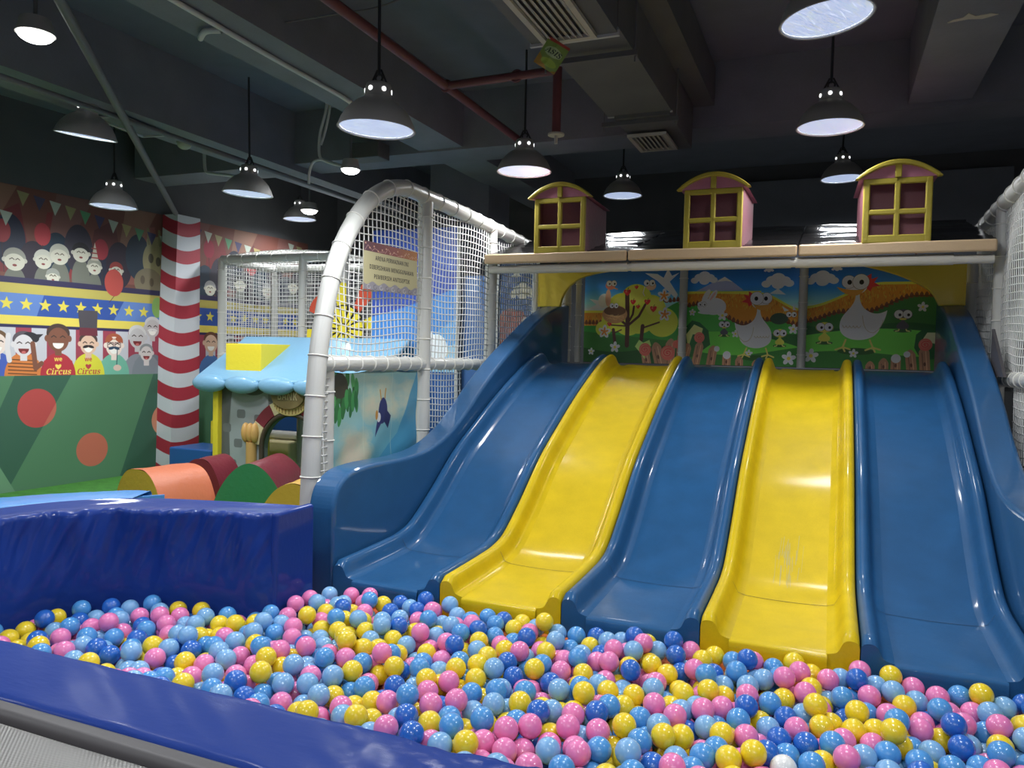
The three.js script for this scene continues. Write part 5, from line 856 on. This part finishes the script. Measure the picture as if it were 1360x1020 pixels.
// ------------------------------------------------------------------ balls
{
  const D = 0.08, R = D / 2;
  const lb = z => { if (z < -2.86) return -2.33; let best = -3.3; for (let i = 0; i < matIn.length - 1; i++) { const [xa, za] = matIn[i], [xb, zb] = matIn[i + 1]; if ((z <= zb && z >= za)) { best = xa + (xb - xa) * (z - za) / (zb - za || 1); } } return best; };
  const okXZ = (x, z) => { if (z > -1.35 - R - 0.012 || z < -3.275 + R || x > 1.38 - R) return false; let m = -9; for (const dz of [-R, -R * 0.5, 0, R * 0.5, R]) m = Math.max(m, lb(z + dz)); return x > m + R + 0.012; };
  const base = (x, z) => (z < -3.17 + R ? 0.24 : 0.12) + R;
  const target = (x, z) => 0.292 + 0.03 * N3(x * 1.7, z * 1.7, 4) + 0.014 * N3(x * 5, z * 5, 9) + 0.014 * sstep(-2.7, -3.0, z);
  const cell = D, grid = new Map(), balls = [];
  const key = (i, k) => i * 4096 + k;
  const near = (x, z, f) => { const i0 = Math.floor(x / cell) + 1000, k0 = Math.floor(z / cell) + 1000; for (let i = i0 - 1; i <= i0 + 1; i++) for (let k = k0 - 1; k <= k0 + 1; k++) { const c = grid.get(key(i, k)); if (c) for (const b of c) f(b); } };
  const land = (x, z) => { let y = base(x, z); near(x, z, b => { const dx = b.x - x, dz = b.z - z, q = D * D - dx * dx - dz * dz; if (q > 0) { const h = b.y + Math.sqrt(q); if (h > y) y = h; } }); return y; };
  let misses = 0;
  while (balls.length < 9000 && misses < 500) {
    let bx = 0, bz = 0, by = 9;
    for (let t = 0; t < 7; t++) { const x = -3.3 + 4.7 * rnd(), z = -3.27 + 1.9 * rnd(); if (!okXZ(x, z)) continue; const y = land(x, z) - (target(x, z) - 0.3); if (y < by) { by = y; bx = x; bz = z; } }
    if (by > 8) continue;
    let y = land(bx, bz), st = 0.03;
    for (let t = 0; t < 26; t++) { const a = rnd() * 6.283, x = bx + st * Math.cos(a), z = bz + st * Math.sin(a); if (!okXZ(x, z)) continue; const q = land(x, z); if (q < y) { y = q; bx = x; bz = z; } else st *= 0.9; }
    if (y > target(bx, bz)) { misses++; continue; }
    misses = 0; const b = { x: bx, y, z: bz }; balls.push(b); const kk = key(Math.floor(bx / cell) + 1000, Math.floor(bz / cell) + 1000); if (!grid.has(kk)) grid.set(kk, []); grid.get(kk).push(b);
  }
  // a few loose balls on top of the heap
  for (let t = 0; t < 26; t++) { const x = -3.1 + 4.3 * rnd(), z = -3.2 + 1.75 * rnd(); if (!okXZ(x, z)) continue; let bx = x, bz = z, y = land(x, z); for (let q = 0; q < 40; q++) { const a = rnd() * 6.283, x2 = bx + 0.012 * Math.cos(a), z2 = bz + 0.012 * Math.sin(a); if (okXZ(x2, z2) && land(x2, z2) < y) { y = land(x2, z2); bx = x2; bz = z2; } } const b = { x: bx, y, z: bz }; balls.push(b); const kk = key(Math.floor(bx / cell) + 1000, Math.floor(bz / cell) + 1000); if (!grid.has(kk)) grid.set(kk, []); grid.get(kk).push(b); }
  const kinds = [
    ['yellow', lin(0.84, 0.62, 0.02), 0.27], ['pink', lin(0.80, 0.21, 0.46), 0.22], ['light blue', lin(0.20, 0.42, 0.70), 0.24], ['sky blue', lin(0.075, 0.30, 0.66), 0.18], ['deep blue', lin(0.02, 0.13, 0.52), 0.09]];
  for (const b of balls) { let q = rnd(), k = 0; while (k < 4 && q > kinds[k][2]) { q -= kinds[k][2]; k++; } b.k = k; b.rot = [rnd() * 6, rnd() * 6, rnd() * 6]; }
  // which balls show largest from the photographed side: a coarse id buffer
  camera.updateMatrixWorld(); const inv = camera.matrixWorld.clone().invert(), f = 510 / Math.tan(52.91 * Math.PI / 360), BW = 680, BH = 510, zb = new Float32Array(BW * BH).fill(1e9), id = new Int32Array(BW * BH).fill(-1);
  const edge = new THREE.Vector3();
  balls.forEach((b, n) => { const p = V(b.x, b.y, b.z).applyMatrix4(inv); if (p.z > -0.3) return; const cx = (680 + f * p.x / -p.z) / 2, cy = (510 - f * p.y / -p.z) / 2, r = f * R / -p.z / 2; for (let y = Math.max(0, Math.floor(cy - r)); y <= Math.min(BH - 1, cy + r); y++) for (let x = Math.max(0, Math.floor(cx - r)); x <= Math.min(BW - 1, cx + r); x++) { const d2 = (x - cx) ** 2 + (y - cy) ** 2; if (d2 > r * r) continue; const dep = -p.z - R * Math.sqrt(1 - d2 / r / r); const k = y * BW + x; const yn = 2 * y; if (yn > 845 + 0.2536 * 2 * x) continue; if (dep < zb[k]) { zb[k] = dep; id[k] = n; } } });
  const cnt = new Map(); for (const n of id) if (n >= 0) cnt.set(n, (cnt.get(n) || 0) + 1);
  const order = [...cnt.entries()].sort((a, b) => b[1] - a[1]).slice(0, 298).map(e => e[0]); const chosen = new Set(order);
  // the one white ball: the chosen ball closest to (0.23, -1.95)
  let wb = order[0], wd = 9; for (const n of order) { const d = Math.hypot(balls[n].x - 0.03, balls[n].z + 2.02); if (d < wd) { wd = d; wb = n; } }
  const ballMat = c => phys(c, 0.3, { clearcoat: 0.45, clearcoatRoughness: 0.06 });
  const mats = kinds.map(k => ballMat(k[1]));
  const ballGeo = new THREE.SphereGeometry(R, 28, 18);
  for (const n of order) {
    const b = balls[n]; let m;
    if (n === wb) m = single('play_ball', ballGeo, ballMat(lin(0.78, 0.78, 0.76)), 'single white plastic ball among the coloured balls', 'ball', [b.x, b.y, b.z]);
    else {
      const lane = clamp(Math.floor((b.x + 2.33) / 0.62), 0, 4), zone = b.z < -2.75 && b.x > -2.3 ? 'at the foot of the ' + ['blue slide lane beside the arched net', 'yellow slide lane under the apple tree', 'blue slide lane between the yellow ones', 'scuffed yellow slide lane', 'blue slide lane under the big hen'][lane] : b.z > -1.75 ? 'close to the long blue padded edge' : b.x < -2.45 ? 'before the crumpled blue padded wall' : 'in the open middle of the pit';
      m = single('play_ball', ballGeo, mats[b.k], kinds[b.k][0] + ' plastic ball ' + zone, 'ball', [b.x, b.y, b.z], kinds[b.k][0] + ' balls ' + zone);
    }
    m.rotation.set(...b.rot);
  }
  const rest = balls.filter((_, n) => !chosen.has(n));
  const im = new THREE.InstancedMesh(ballGeo, ballMat(lin(1, 1, 1)), rest.length); im.name = 'play_balls_heap'; const mm = new THREE.Matrix4();
  rest.forEach((b, i) => { mm.makeTranslation(b.x, b.y, b.z); im.setMatrixAt(i, mm); im.setColorAt(i, kinds[b.k][1]); });
  scene.add(im); tag(im, 'heap of yellow, pink and blue plastic balls filling the pit', 'balls', null, 'stuff');
  console.log('balls', balls.length, 'individual', order.length, 'visible', cnt.size);
}

scene.traverse(o => { if (o.isMesh) { o.castShadow = true; o.receiveShadow = true; } });
renderer.render(scene, camera);
